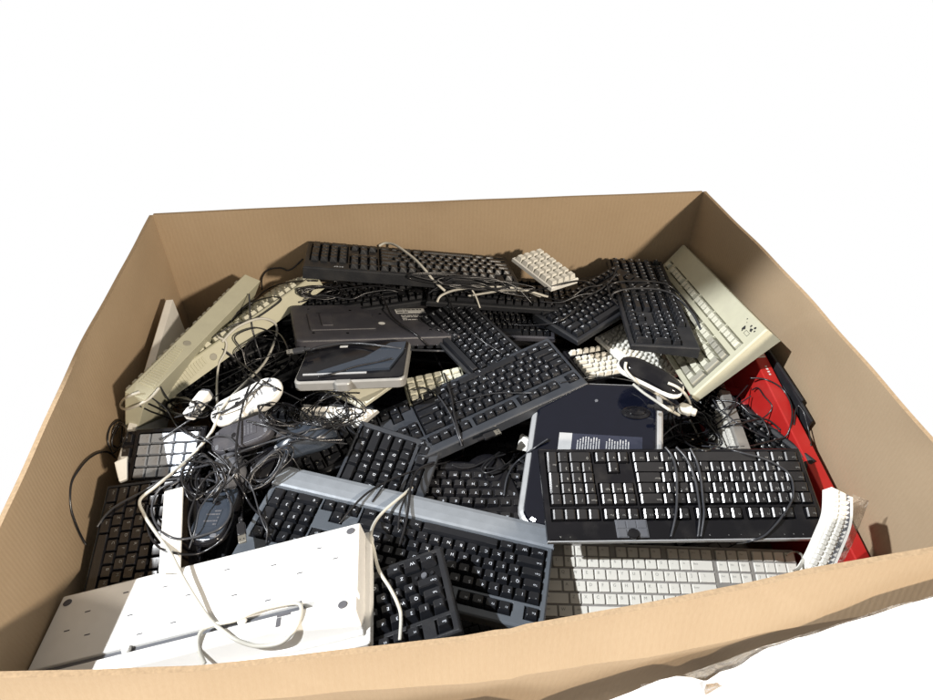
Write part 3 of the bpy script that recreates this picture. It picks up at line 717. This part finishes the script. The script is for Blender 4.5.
for i in range(1, 24):
    a = rg[i]; n_ = (a[0] - a[3]).normalized(); sd = (a[1] - a[0]).normalized(); tg = n_.cross(sd)
    for j, (o_, wd) in enumerate(((.002, .0105), (.0128, .0095))):
        if (i + j) % 1: continue
        c = ps[i] + sd*(o_ - .0) + n_*.0005
        m4 = Matrix((tg, sd, n_)).transposed().to_4x4(); m4.translation = c + sd*wd/2
        o = link('key', cap(.0085, wd, 'low', M['white_key'], None, ''), r); o.matrix_world = m4
p = [aty(853, 494, .125), aty(869, 501, .130), aty(862, 520, .12), aty(852, 545, .11), aty(838, 572, .10), aty(842, 530, .115)]
bm = bmesh.new(); a = [bm.verts.new(v) for v in p]; b = [bm.verts.new(v + Vector((.001, .001, -.0015))) for v in p]
bm.faces.new(a); bm.faces.new(b[::-1])
for i in range(6): bm.faces.new((a[i], a[(i+1) % 6], b[(i+1) % 6], b[i]))
bmesh.ops.recalc_face_normals(bm, faces=bm.faces)
tag(link('clear_sheet', mesh_of(bm, 'clear_sheet', M['clear'])), 'bent piece of clear plastic behind the white curved keyboard', 'plastic sheet')

# ================================================================ mice and small things
def superell(w, l, h, n=28, m=12, top=True, ex=2.4, nose=.0):
    bm = bmesh.new(); rings = []
    for j in range(m + 1):
        ph = j/m*math.pi/2; k = math.cos(ph)**(2/2.6); z = h*math.sin(ph)**(2/2.2)
        ring = []
        for i in range(n):
            a = 2*math.pi*i/n; ca, sa = math.cos(a), math.sin(a)
            x = w/2*k*math.copysign(abs(ca)**(2/ex), ca); y = l/2*k*math.copysign(abs(sa)**(2/ex), sa)
            x *= 1 - .10*math.cos(y/l*2*math.pi); zz = z*(1 - .25*max(0, y/l*2)**2 - nose*y/l)
            ring.append((x, y, zz))
        if j < m: rings.append(ring)
    rings = [[(x*.93, y*.95, -.004) for x, y, z in rings[0]]] + rings
    bm = loft(rings); bmesh.ops.recalc_face_normals(bm, faces=bm.faces); return bm
def mouse(label, px, py, z, heading, w, l, h, mt, up=True, tilt=(0, 0), wheel=True, panel=None, labelm='paper', name='mouse'):
    r = thing(name, label, 'mouse', 'computer mice among the cords', tuple(atz(px, py, z)), (R(tilt[0]), R(tilt[1]), R(heading)))
    b = link('body', mesh_of(superell(w, l, h), 'body', mt, True), r)
    if up:
        if wheel:
            o = disc('scroll_wheel', M['rubber'], r, 0, 0, -.003, .010, .010, .006, 20); o.rotation_euler = (0, R(90), 0); o.location = (.000, l*.30, h*.78)
        box('button_seam', M['ink'], r, -.0005, .0005, l*.1, l*.47, h*.4, h*.86)
        if wheel: disc('logo', M['silver'], r, 0, -l*.22, h*.955, .0055, .0085, .0012)
    else:
        b.rotation_euler = (0, R(180), 0)
        slab('base_plate', panel or mt, r, w*.84, l*.90, .001, .0055, w*.36, .0012, smooth=False)
        sticker(r, -w*.2, w*.2, -l*.02, l*.24, .0057, 5, name='label', pm=labelm, im='rubber')
        for y in (-l*.38, l*.38):
            for s in (-1, 1): slab('glide_foot', M['mid_grey'], r, .010, .006, .005, .0064, .0025, .0004, s*w*.22, y)
        disc('sensor', M['gloss_black'], r, 0, -l*.12, .0055, .005, .004, .0006)
    return r
mouse('white mouse lying face down left of the centre', 247, 401, .585, -66, .062, .128, .030, M['white'], False, (12, 0))
mouse('charcoal mouse lying face down below the white one', 243, 434, .575, -83, .058, .112, .034, M['dark_grey'], False, (18, 6), panel=M['dark_grey'], labelm='dark_grey')
mouse('dark blue grey mouse right side up, pale logo, touching the palm rest keyboard', 305, 443, .545, 105, .062, .110, .036, M['blue_grey'], True, (0, 8))
mouse('round speckled grey mouse below the charcoal one', 231, 472, .555, 20, .052, .070, .028, M['mid_grey'], True, (-10, 0), wheel=False)
mouse('black mouse face down inside the looped black cord', 216, 513, .545, 170, .062, .112, .032, M['gloss_black'], False, (0, 8), panel=M['blue_grey'], labelm='blue_grey')
mouse('black mouse under the tangle of thin cords', 272, 466, .535, 140, .060, .100, .030, M['gloss_black'], True)
r = mouse('long black handset mouse with a white rim, above the navy device', 650, 377, .625, -128, .046, .115, .020, M['gloss_black'], True, (-8, 0), wheel=False)
slab('white_rim', M['white'], r, .049, .118, -.003, .003, .021, .0012)
r = thing('adapter', 'short white plug adapter between white mouse and keypad', 'adapter', None, tuple(atz(203, 404, .575)), (R(5), R(-10), R(-25)))
slab('body', M['white'], r, .022, .035, 0, .016, .005, .002); slab('collar', M['mid_grey'], r, .019, .005, .001, .015, .003, .001, 0, .019); slab('body_end', M['white'], r, .020, .018, 0, .015, .004, .002, .0, -.028)

def usb(label, px, py, z, heading, tilt=0, mt='black_cable'):
    r = thing('usb_plug', label, 'plug', None, tuple(atz(px, py, z)), (R(tilt), 0, R(heading)))
    slab('grip', M[mt], r, .012, .022, 0, .007, .003, .0015); slab('strain_relief', M[mt], r, .006, .012, .001, .006, .0025, .001, 0, .016)
    s = slab('shell', M['metal'], r, .0110, .012, .001, .0058, .001, .0004, 0, -.016)
    for q in (-1, 1): box('slot', M['ink'], s, q*.0025 - .001, q*.0025 + .001, -.0185, -.0165, .0058, .0060)
    return r
usb('black usb plug hanging above the white upturned keyboard', 242, 531, .565, 12)
usb('black usb plug lying beside the navy device rubber foot', 660, 409, .60, 75)
usb('pale usb plug at the left end of the face down keyboard', 299, 352, .58, -80, mt='grey_cable')
usb('black usb plug on the big diagonal keyboard', 489, 437, .52, 110)

def plate(label, name, cat, corners, zz, th, mt, bev=.002):
    ps = [atz(a, b, z) if not isinstance(zz, (int, float)) else atz(a, b, zz) for (a, b), z in zip(corners, zz if not isinstance(zz, (int, float)) else [zz]*len(corners))]
    c = sum(ps, Vector())/len(ps); nn = (ps[1]-ps[0]).cross(ps[2]-ps[0]).normalized(); nn = nn if nn.z > 0 else -nn
    bm = loft([[p - c - nn*th for p in ps], [p - c for p in ps]]); bmesh.ops.recalc_face_normals(bm, faces=bm.faces)
    o = link(name, mesh_of(bm, name, mt)); o.location = c; tag(o, label, cat)
    md = o.modifiers.new('b', 'BEVEL'); md.width = bev; md.segments = 2
    return o
plate('narrow white plastic bar lying over the flat black keyboard by the left wall', 'plastic_bar', 'bar', ((164, 491), (183, 486), (180, 572), (158, 572)), (.565, .565, .55, .55), .006, M['white'])
plate('pale beige plastic cover sticking out under the silver edged tray', 'plastic_cover', 'cover', ((320, 388), (394, 384), (360, 408), (352, 402)), (.545, .545, .53, .53), .012, M['beige_key'])
plate('bright white plastic block under the tangled thin cords', 'plastic_block', 'block', ((303, 404), (378, 410), (356, 428), (296, 424)), (.525, .52, .50, .50), .03, M['white'])
plate('white plastic wedge poking out at the left wall', 'plastic_wedge', 'wedge', ((114, 462), (127, 456), (127, 479), (119, 482)), (.57, .57, .55, .55), .02, M['white'])
plate('glossy black battery cover beside the white bar', 'battery_cover', 'cover', ((184, 482), (204, 478), (200, 566), (180, 568)), (.545, .55, .53, .52), .012, M['gloss_black'])
plate('white corner of a buried case between centre keyboards', 'case_corner', 'case', ((520, 434), (530, 441), (527, 452), (516, 450)), (.48, .48, .46, .46), .01, M['white'])
0 and plate('pale grey housing poking out behind the grey white keyboard', 'housing_piece', 'housing', ((607, 328), (617, 322), (626, 352), (612, 346)), (.56, .57, .54, .54), .02, M['beige_key'])
kb('keyboard', 'beige keyboard corner peeking out right of the silver edged tray', [*atz(436, 385, .50), 0, -4, 8], .12, .075, M['beige'], M['beige_key'], None, kind=([(i, j, 1, 1, '') for i in range(6) for j in range(4)], [(0, 0, 6, 4)], 6, 4), ux=.0185, uy=.017, y0=.003, sty='std')
kb('keyboard', 'black plate of keys right of the far keyboard under the white loops', [*atz(510, 318, .50), 4, -4, -14], .20, .12, M['dark_grey'], M['black_key'], M['legend_dark'], kind='compact', ux=.012, uy=.016)

# ================================================================ deep filler keyboards
rng = random.Random(21); first = None; slots = []
for lvl, z in enumerate((.40, .34)):
    for ix in range(3):
        for iy in range(5 if lvl < 3 else 4):
            slots.append((-.36 + .36*ix + rng.uniform(-.05, .05), .12 + .168*iy + rng.uniform(-.02, .02), z + rng.uniform(-.015, .015), rng.uniform(-7, 7), rng.uniform(-5, 5), rng.uniform(-22, 22) + (180 if rng.random() < .5 else 0)))
for i, s in enumerate(slots):
    if i in (6, 15, 16, 17, 21, 22, 25, 26): continue
    s = list(s); a = abs(math.sin(R(s[5])))*.2 + .19; s[0] = max(-.57 + a*1.05, min(.57 - a*1.05, s[0]))
    if first is None:
        first = kb('buried_keyboard', 'dark keyboard buried deep in the pile, seen only through gaps', s, .38, .14, M['black_case'], M['black_key'], None, block=True, group='keyboards buried deep in the pile', uy=.018, y0=.01)
        continue
    o = first.copy(); COL.objects.link(o); o.location = s[:3]; o.rotation_euler = [R(v) for v in s[3:]]
    for ch in list(first.children): c = ch.copy(); COL.objects.link(c); c.parent = o
for o in [o for o in bpy.data.objects if o.name.startswith('buried_keyboard')]:
    ch = [c for c in o.children]
# extra dark pieces filling the middle layer
kb('keyboard', 'black keyboard in the shadow under the long back keyboard, left part', [*atz(370, 292, .535), -6, -3, 4], .38, .14, M['black_case'], M['black_key'], M['legend_dark'], sty='std', ux=.0160, uy=.0175)
kb('keyboard', 'black keyboard in the shadow under the long back keyboard, right part', [*atz(505, 291, .545), -4, 3, -8], .34, .13, M['black_case'], M['black_key'], M['legend_dark'], sty='std', ux=.0142, uy=.0160)
kb('keyboard', 'black keyboard behind the upper ends of the beige keyboards', [*atz(272, 322, .50), 2, 2, 38], .27, .12, M['black_case'], M['black_key'], M['legend_dark'], kind='compact', sty='std', ux=.0165, uy=.0145)
kb('keyboard', 'black keyboard under the white keypad at the far wall', [*atz(580, 296, .50), 2, -4, 8], .30, .13, M['black_case'], M['black_key'], M['legend_dark'], sty='std', ux=.0142, uy=.0160)
kb('keyboard', 'black keyboard half hidden between the keypad and the round grey mouse', [*atz(195, 520, .505), 2, 3, -97], .30, .13, M['black_case'], M['black_key'], M['legend_dark'], kind='compact', sty='std')
kb('keyboard', 'black keyboard in the gap right of the small dark grey keyboard', [*atz(468, 492, .47), -3, 2, 170], .34, .13, M['gloss_black'], M['gloss_key'], M['legend'], kind='compact', sty='std', ux=.0215, uy=.0175)
kb('keyboard', 'black keyboard lying under the mice left of the centre', [*atz(255, 470, .49), 4, -5, 24], .36, .14, M['black_case'], M['black_key'], M['legend_dark'], sty='std', ux=.0150, uy=.0175)
kb('keyboard', 'black keyboard below the silver edged tray and the white block', [*atz(330, 440, .46), 4, 3, -12], .36, .14, M['black_case'], M['black_key'], M['legend_dark'], sty='std', ux=.0150, uy=.0175)
kb('keyboard', 'dark keyboard under the loops by the ribbed beige keyboards', [*atz(262, 362, .49), 3, 0, 32], .34, .13, M['black_case'], M['black_key'], M['legend_dark'], sty='tall', ux=.0141, uy=.0160)
kb('keyboard', 'black keyboard standing against the inner side of the red box', [*atz(741, 430, .49), 42, -6, -72], .26, .08, M['black_case'], M['gloss_key'], M['legend_dark'], kind='compact', sty='std', ux=.0158, uy=.0095)
r = thing('joystick_base', 'curved glossy black housing with a silver line left of the navy device', 'housing', None, tuple(atz(497, 495, .47)), (R(6), R(-12), R(15)))
slab('shell', M['gloss_black'], r, .075, .17, -.02, .004, .034, .006, smooth=True); slab('silver_line', M['silver'], r, .079, .174, -.010, -.006, .036, .001)
# ================================================================ cables
bpy.context.view_layer.update()
dg = bpy.context.evaluated_depsgraph_get()
def catmull(P_, n=8):
    out = []
    for k in range(len(P_) - 1):
        p = [P_[max(0, k-1)], P_[k], P_[k+1], P_[min(len(P_)-1, k+2)]]
        for i in range(n):
            u = i/n; out.append(tuple(.5*((2*p[1][c]) + (p[2][c]-p[0][c])*u + (2*p[0][c]-5*p[1][c]+4*p[2][c]-p[3][c])*u*u + (3*p[1][c]-p[0][c]-3*p[2][c]+p[3][c])*u**3) for c in range(len(P_[0]))))
    out.append(tuple(P_[-1])); return out
def tube_mesh(name, pts, r, mt, ns=8, bm=None):
    own = bm is None; bm = bm or bmesh.new(); prev = None; up = None
    for i, p in enumerate(pts):
        t = (pts[min(i+1, len(pts)-1)] - pts[max(i-1, 0)])
        t = t.normalized() if t.length > 1e-9 else Vector((1, 0, 0))
        if up is None: up = t.orthogonal().normalized()
        up = (up - t*up.dot(t)); up = up.normalized() if up.length > 1e-6 else t.orthogonal().normalized()
        s = t.cross(up); ring = [bm.verts.new(p + (up*math.cos(2*math.pi*k/ns) + s*math.sin(2*math.pi*k/ns))*r) for k in range(ns)]
        if prev:
            for k in range(ns): bm.faces.new((prev[k], prev[(k+1) % ns], ring[(k+1) % ns], ring[k]))
        else: bm.faces.new(ring[::-1])
        prev = ring
    bm.faces.new(prev)
    return mesh_of(bm, name, mt, True) if own else None
def drape(px, r, lift=0, n=8, win=3, sm=5):
    q = catmull([(a[0], a[1], (a[2] if len(a) > 2 else 0)) for a in px], n)
    ts = []
    for a in q:
        d = ray(a[0], a[1]); ok, loc, nn, ix, ob, mm = scene.ray_cast(dg, CAM_POS, d)
        t = (loc - CAM_POS).length if ok and loc.z > .3 else None; ts.append(t)
    last = next((t for t in ts if t), 1.0)
    for i, t in enumerate(ts):
        if t is None: ts[i] = last
        last = ts[i]
    N = len(ts); mn = [min(ts[max(0, i-win):i+win+1]) for i in range(N)]
    for _ in range(2): mn = [sum(mn[max(0, i-sm):i+sm+1])/len(mn[max(0, i-sm):i+sm+1]) for i in range(N)]
    mn = [min(m, t) for m, t in zip(mn, ts)]
    for _ in range(3): mn = [sum(mn[max(0, i-1):i+2])/len(mn[max(0, i-1):i+2]) for i in range(N)]
    return [CAM_POS + ray(a[0], a[1])*(m - r*1.3 - lift - a[2]) for a, m in zip(q, mn)]
def cable(label, px, r, mt, lift=0, name='cord', **k):
    return tag(link(name, tube_mesh(name, drape(px, r, lift, **k), r, mt)), label, 'cord', 'cords lying over the pile')
WC, BC, GC = M['white_cable'], M['black_cable'], M['grey_cable']
cable('thick cream white cord looping from the beige keyboards down over the white face down keyboard', [(222,342),(236,328),(257,319),(272,321),(277,330),(272,348),(262,366),(240,388),(222,408),(212,431),(195,452),(176,470),(155,487),(140,500),(144,514),(152,527),(163,542),(171,554),(186,583),(208,617),(222,630),(237,640),(257,646),(280,643),(293,632),(300,618),(301,606),(294,603),(275,606),(256,611),(235,620),(212,625),(201,632),(198,646),(205,664)], .0026, WC)
cable('white cord hanging from palm rest keyboard over the keyboard missing a shift key', [(412,487),(404,494),(384,511),(374,524),(371,536),(374,550),(379,570),(390,588),(397,602),(401,616),(400,640)], .0024, WC)
cable('white cord arching over the long black keyboard at the back', [(379,246),(386,243),(397,246),(414,258.6),(425,270),(434,281),(445,291)], .0028, WC)
cable('thin black cord dropping onto the compact black keyboard', [(445,291),(450,302),(457,316),(470,331),(484,342),(500,352)], .0016, BC)
cable('white cord of a pair, upper one, below the long back keyboard', [(437,302),(442,295),(460,289),(493,287),(520,289),(548,297)], .0028, WC)
cable('white cord of a pair, lower one, ending at the white keypad', [(468,296),(486,293),(506,290),(525,291),(541,297)], .0026, WC)
cable('short white cord stub on the compact black keyboard', [(472,290),(476,297),(480,308)], .0018, WC)
cable('white cord hanging straight down from the ribbed beige keyboard', [(218,337),(226,342),(225,352),(219,364),(217,380),(217,397),(218,412)], .0022, WC)
cable('cream cord looping at the foot of the left wall', [(159,388),(150,398),(136,406),(124,409),(121,404),(127,397),(140,392)], .0024, WC)
w1 = cable('white cord of the three on the navy device, outermost', [(626,362),(626,370),(637,382),(652,391),(668,401),(680,409)], .0026, WC, .004)
cable('white cord of the three on the navy device, lowest', [(633,384),(644,393),(656,401),(668,409),(679,415)], .0026, WC, .004)
cable('white cord of the three on the navy device, right hand', [(668,383),(677,387),(685,394),(690,404),(690,410)], .0026, WC, .004)
cable('short segmented white strain relief of the white plug', [(687,414),(693,425),(699,437),(704,447)], .0022, WC, .002)
r = thing('white_plug', 'white moulded plug where three white cords meet above the slim keyboard', 'plug', None, tuple(atz(685, 410, .575)), (R(20), R(0), R(-35)))
slab('body', M['white_cable'], r, .024, .018, -.004, .010, .007, .003); slab('collar', M['white_cable'], r, .010, .012, -.002, .008, .003, .002, .014, 0)
cable('small white cord curl right of the aluminium keyboard', [(786,555),(794,552),(801,554),(803,560),(799,568),(792,572)], .0018, WC)
B = [
 ('black cord arching over the silver edged tray', [(292,388),(292,375),(296,362),(311,350),(336,344),(360,343.5),(383,346),(414,350),(446,351)], .0022, GC),
 ('black cord running from the face down keyboard to the palm rest keyboard', [(383,297),(386,304),(392,316),(402,325),(414,333),(427,345),(437,359),(444,373),(448,385),(452,400),(454,414),(459,432),(463,447),(460,457),(448,460),(432,463),(418,470),(411,486),(408,510),(404,530),(399,547)], .0021, BC),
 ('thin black cord crossing onto the palm rest', [(463,455),(451,461),(425,467),(405,474),(384,483),(366,494),(351,509),(339,524)], .0018, BC),
 ('black cord down the front of the palm rest keyboard', [(413,474),(409,486),(404,500),(400,512),(398,530)], .0016, BC),
 ('short black cord on the palm rest', [(386,482),(379,492),(372,502)], .0014, BC),
 ('black cord looping over the brownish black keyboard', [(500,313),(507,322),(518,325),(538,325),(557,322),(572,313),(583,300),(598,290),(590,283),(578,281),(563,284),(545,288),(520,294),(506,292)], .0018, BC),
 ('black cord wound round the far end of a keyboard, first turn', [(608,290),(612,284),(622,281.5),(634,281.5),(650,281.5),(665,284),(676,291),(686,302),(694,313),(699,324)], .0022, BC),
 ('black cord wound round the far end of a keyboard, second turn', [(610,300),(614,293),(628,289),(645,288.5),(660,290),(672,294),(684,304),(694,316),(701,330)], .0022, GC),
 ('black cord wound round the far end of a keyboard, third turn', [(607,283),(609,292),(613,300),(618,305)], .0020, BC),
 ('black cord bowing out over the left wall', [(116,458),(108,452),(98,453),(88,459),(80,468),(72,481),(70,495),(71,509),(75,522),(80,534),(86,545)], .0018, BC),
 ('long grey cord sweeping from the left wall to the centre mice', [(97,527),(104,517),(113,508),(126,500),(140,493),(152,486),(163,479),(176,473),(190,469),(214,463),(238,453),(256,446),(276,440),(293,435),(310,430),(330,427),(350,424)], .0018, GC),
 ('black cord coiled round the black mouse, inner turn', [(171,486),(182,480),(196,479),(210,480),(221,486),(229,497),(231,510),(227,521),(217,530),(203,535),(191,538),(180,539),(168,536),(158,527),(152,512),(155,496),(165,486),(180,481)], .0018, GC),
 ('black cord coiled round the black mouse, outer turn', [(148,505),(146,518),(148,530),(154,542),(164,550),(180,554),(196,554),(209,549),(221,540),(230,526),(233,510),(228,496)], .0018, BC),
 ('thin cord running down to the usb plug', [(250,385),(246,395),(243,405),(240,418),(238,430),(236,452),(238,468),(240,480),(243,494),(242,508),(242,520)], .0019, BC),
 ('black cord crossing the white mouse diagonally', [(280,370),(268,381),(255,391),(240,402),(226,411),(212,418)], .0016, BC),
 ('thin cord lying over the charcoal mouse', [(206,441),(217,436),(228,437),(236,444),(239,455),(248,462)], .0016, GC),
 ('black cord wrapped round the slim keyboard, leftmost turn', [(665,447),(672,456),(676,470),(677,492),(676,514),(671,537)], .0020, GC),
 ('black cord wrapped round the slim keyboard, middle turn', [(676,447),(686,458),(694,476),(698,495),(700,514),(698,537)], .0020, GC),
 ('black cord wrapped round the slim keyboard, rightmost turn', [(690,448),(697,462),(701,480),(703,500),(704,515),(701,537)], .0020, GC),
 ('black cord bowing over the right part of the slim keyboard', [(702,446),(722,448),(743,453),(762,458),(779,466),(789,474),(793,484),(793,496),(789,506),(778,522),(764,536),(750,541),(737,543)], .0017, GC),
 ('thin black cord loop standing against the right wall', [(794,425),(795,413),(798,406),(803,411),(806,420),(809,432),(811,446)], .0014, BC),
 ('thin black cord across the red box', [(750,378),(764,379),(779,386),(788,397),(792,410),(791,424),(786,436),(775,440),(750,446),(728,447)], .0015, BC),
 ('second thin cord across the red box', [(752,390),(758,388),(764,396),(772,406),(768,414),(760,420)], .0013, BC),
 ('thin cord rising by the silvery white keyboard', [(705,405),(712,396),(722,402),(727,410),(735,400),(748,385)], .0013, BC),
 ('thin cord across the short silvery keyboard', [(704,424),(716,418),(733,408),(742,402),(751,396)], .0013, GC),
 ('black cord arching by the far left corner', [(262,290),(262,278),(268,270),(280,268),(290,270),(303,259)], .0018, BC),
 ('black cord from the beige keyboards to the face down keyboard', [(229,324),(240,311),(254,300),(266,290),(280,284),(303,281),(321,281),(340,282),(357,287),(370,293),(383,297)], .0020, BC),
 ('black cord crossing both ribbed beige keyboards', [(212,338),(232,326),(254,319),(270,309),(281,300),(276,297),(262,299),(248,305),(236,313)], .0017, BC),
 ('black cord hanging from the upper beige keyboard', [(249,294),(250,310),(252,326),(256,343),(261,359),(259,370),(250,379),(238,386),(229,392)], .0018, GC),
 ('thin cord crossing the big diagonal keyboard', [(450,404),(461,401),(480,396),(497,393),(515,393),(533,393)], .0012, BC),
 ('thin grey cord at the left end of the big diagonal keyboard', [(414,390),(424,388),(435,393),(444,404),(452,418),(457,432),(462,446)], .0015, GC),
 ('thin grey cord left of the navy device', [(548,439),(536,447),(524,456),(514,465),(507,478),(504,496)], .0018, GC),
 ('black cord hanging at the near side of the centre gap', [(452,465),(462,468),(475,466),(489,459),(500,452)], .0020, BC),
 ('thin cord crossing from keypad to white mouse', [(160,440),(172,432),(190,420),(206,412),(222,404),(240,398)], .0015, GC),
 ('short thin cord by the keypad', [(138,405),(152,412),(166,417),(182,425),(196,428)], .0014, BC),
 ('two tone cord under the beige keyboards', [(160,386),(166,396),(173,405),(180,409),(190,408),(198,404)], .0014, GC),
 ('thin black cord on the silver edged tray', [(318,377),(338,372),(357,366),(378,362),(392,358)], .0014, BC),
 ('black cord below the silver edged tray', [(285,398),(305,396),(325,394),(345,393),(360,393)], .0014, BC),
 ('black cord over the navy device top edge', [(560,383),(580,379),(600,377),(620,379),(640,383)], .0012, BC),
 ('thin cord over the speckled mouse', [(180,462),(200,462),(220,468),(238,480),(250,490)], .0014, BC),
 ('cord lying over the black bottom keyboard edge', [(300,470),(294,460),(288,452),(290,444),(300,440)], .0014, BC),
]
for lb, px, r_, mt in B: cable(lb, px, r_, mt)
g0 = random.Random(77)
LOOPS = [(185, 395, 290, 350, 'from the beige keyboards to the tray'), (150, 400, 215, 445, 'between the beige keyboards and the keypad'), (210, 455, 270, 545, 'between the speckled mouse and the palm rest keyboard'), (190, 545, 235, 470, 'left of the usb plug'), (250, 425, 345, 440, 'over the blue grey mouse'),
 (225, 350, 300, 400, 'between the loops and the tray'), (290, 445, 345, 415, 'right of the blue grey mouse'), (175, 420, 260, 380, 'above the keypad and white mouse'), (215, 500, 265, 450, 'between the round mouse and the bundle'), (655, 440, 740, 400, 'beside the white plug'), (690, 445, 780, 430, 'from the white plug to the red box'), (715, 400, 770, 440, 'over the silvery keyboard'), (300, 300, 400, 290, 'above the face down keyboard'), (430, 290, 530, 300, 'behind the compact keyboard'), (540, 300, 620, 270, 'over the brownish keyboard')]
for x0_, y0_, x1_, y1_, w_ in LOOPS:
    for rep_ in range(2):
        bx, by = g0.uniform(-16, 16), g0.uniform(-20, 12); pts = [(x0_ + g0.uniform(-4, 4), y0_ + g0.uniform(-4, 4), 0)]
        for k in range(1, 5):
            t = k/5; s_ = math.sin(math.pi*t); pts.append((x0_ + (x1_-x0_)*t + bx*s_ + g0.uniform(-4, 4), y0_ + (y1_-y0_)*t + by*s_ + g0.uniform(-4, 4), .012*s_))
        pts.append((x1_ + g0.uniform(-4, 4), y1_ + g0.uniform(-4, 4), 0))
        cable(('slack black cord ' if rep_ == 0 else 'slack thin grey cord ') + w_, pts, .0017 if rep_ == 0 else .0012, BC if rep_ == 0 else GC)
# tangles: one cord each, looped over and over
def tangle(label, cx, cy, a, b, rot, turns, r_, mt, seed, jit=.35, lift=0):
    g = random.Random(seed); pts = []
    for i in range(turns*7):
        t = i/7*2*math.pi; k = 1 + g.uniform(-jit, jit); x = a*k*math.cos(t); y = b*(1 + g.uniform(-jit, jit))*math.sin(t); x += a*.3*math.sin(t*.137*3)
        pts.append((cx + x*math.cos(rot) - y*math.sin(rot), cy + x*math.sin(rot) + y*math.cos(rot), g.uniform(0, .016)))
    return cable(label, pts, r_, mt, lift, n=6, sm=3)
tangle('thin dark cord bundle coiled between the mice', 268, 468, 24, 9, -.75, 8, .0014, GC, 3, .25)
tangle('wild tangle of thin black cord on the white block', 330, 411, 22, 13, 0, 12, .0011, BC, 5, .6)
tangle('coil of black cord above the face down keyboard', 322, 292, 19, 6, 0, 7, .0016, BC, 8, .3)
tangle('loose black cord heap beside the red pack', 693, 428, 22, 14, .5, 7, .0018, BC, 11, .4)
tangle('thin black cord coil at the foot of the beige keyboards', 186, 408, 17, 8, .1, 5, .0013, BC, 13, .35)
tangle('loose black cord coil left of the keypad', 118, 436, 7, 14, .2, 3, .0014, BC, 14, .3)
tangle('black cord heap behind the compact keyboard', 470, 282, 40, 5, .1, 5, .0017, BC, 17, .4)
tangle('black cord coil below the charcoal mouse', 205, 478, 16, 20, .2, 5, .0016, BC, 19, .3)
tangle('black cord coil under the near end of the tray', 280, 415, 18, 10, .2, 6, .0014, BC, 23, .4)
tangle('black cords in the gap behind the palm rest', 500, 462, 16, 6, -.5, 2, .0018, BC, 29, .4)
tangle('grey cord heap left of the white block', 262, 350, 20, 18, .3, 4, .0015, BC, 31, .4)
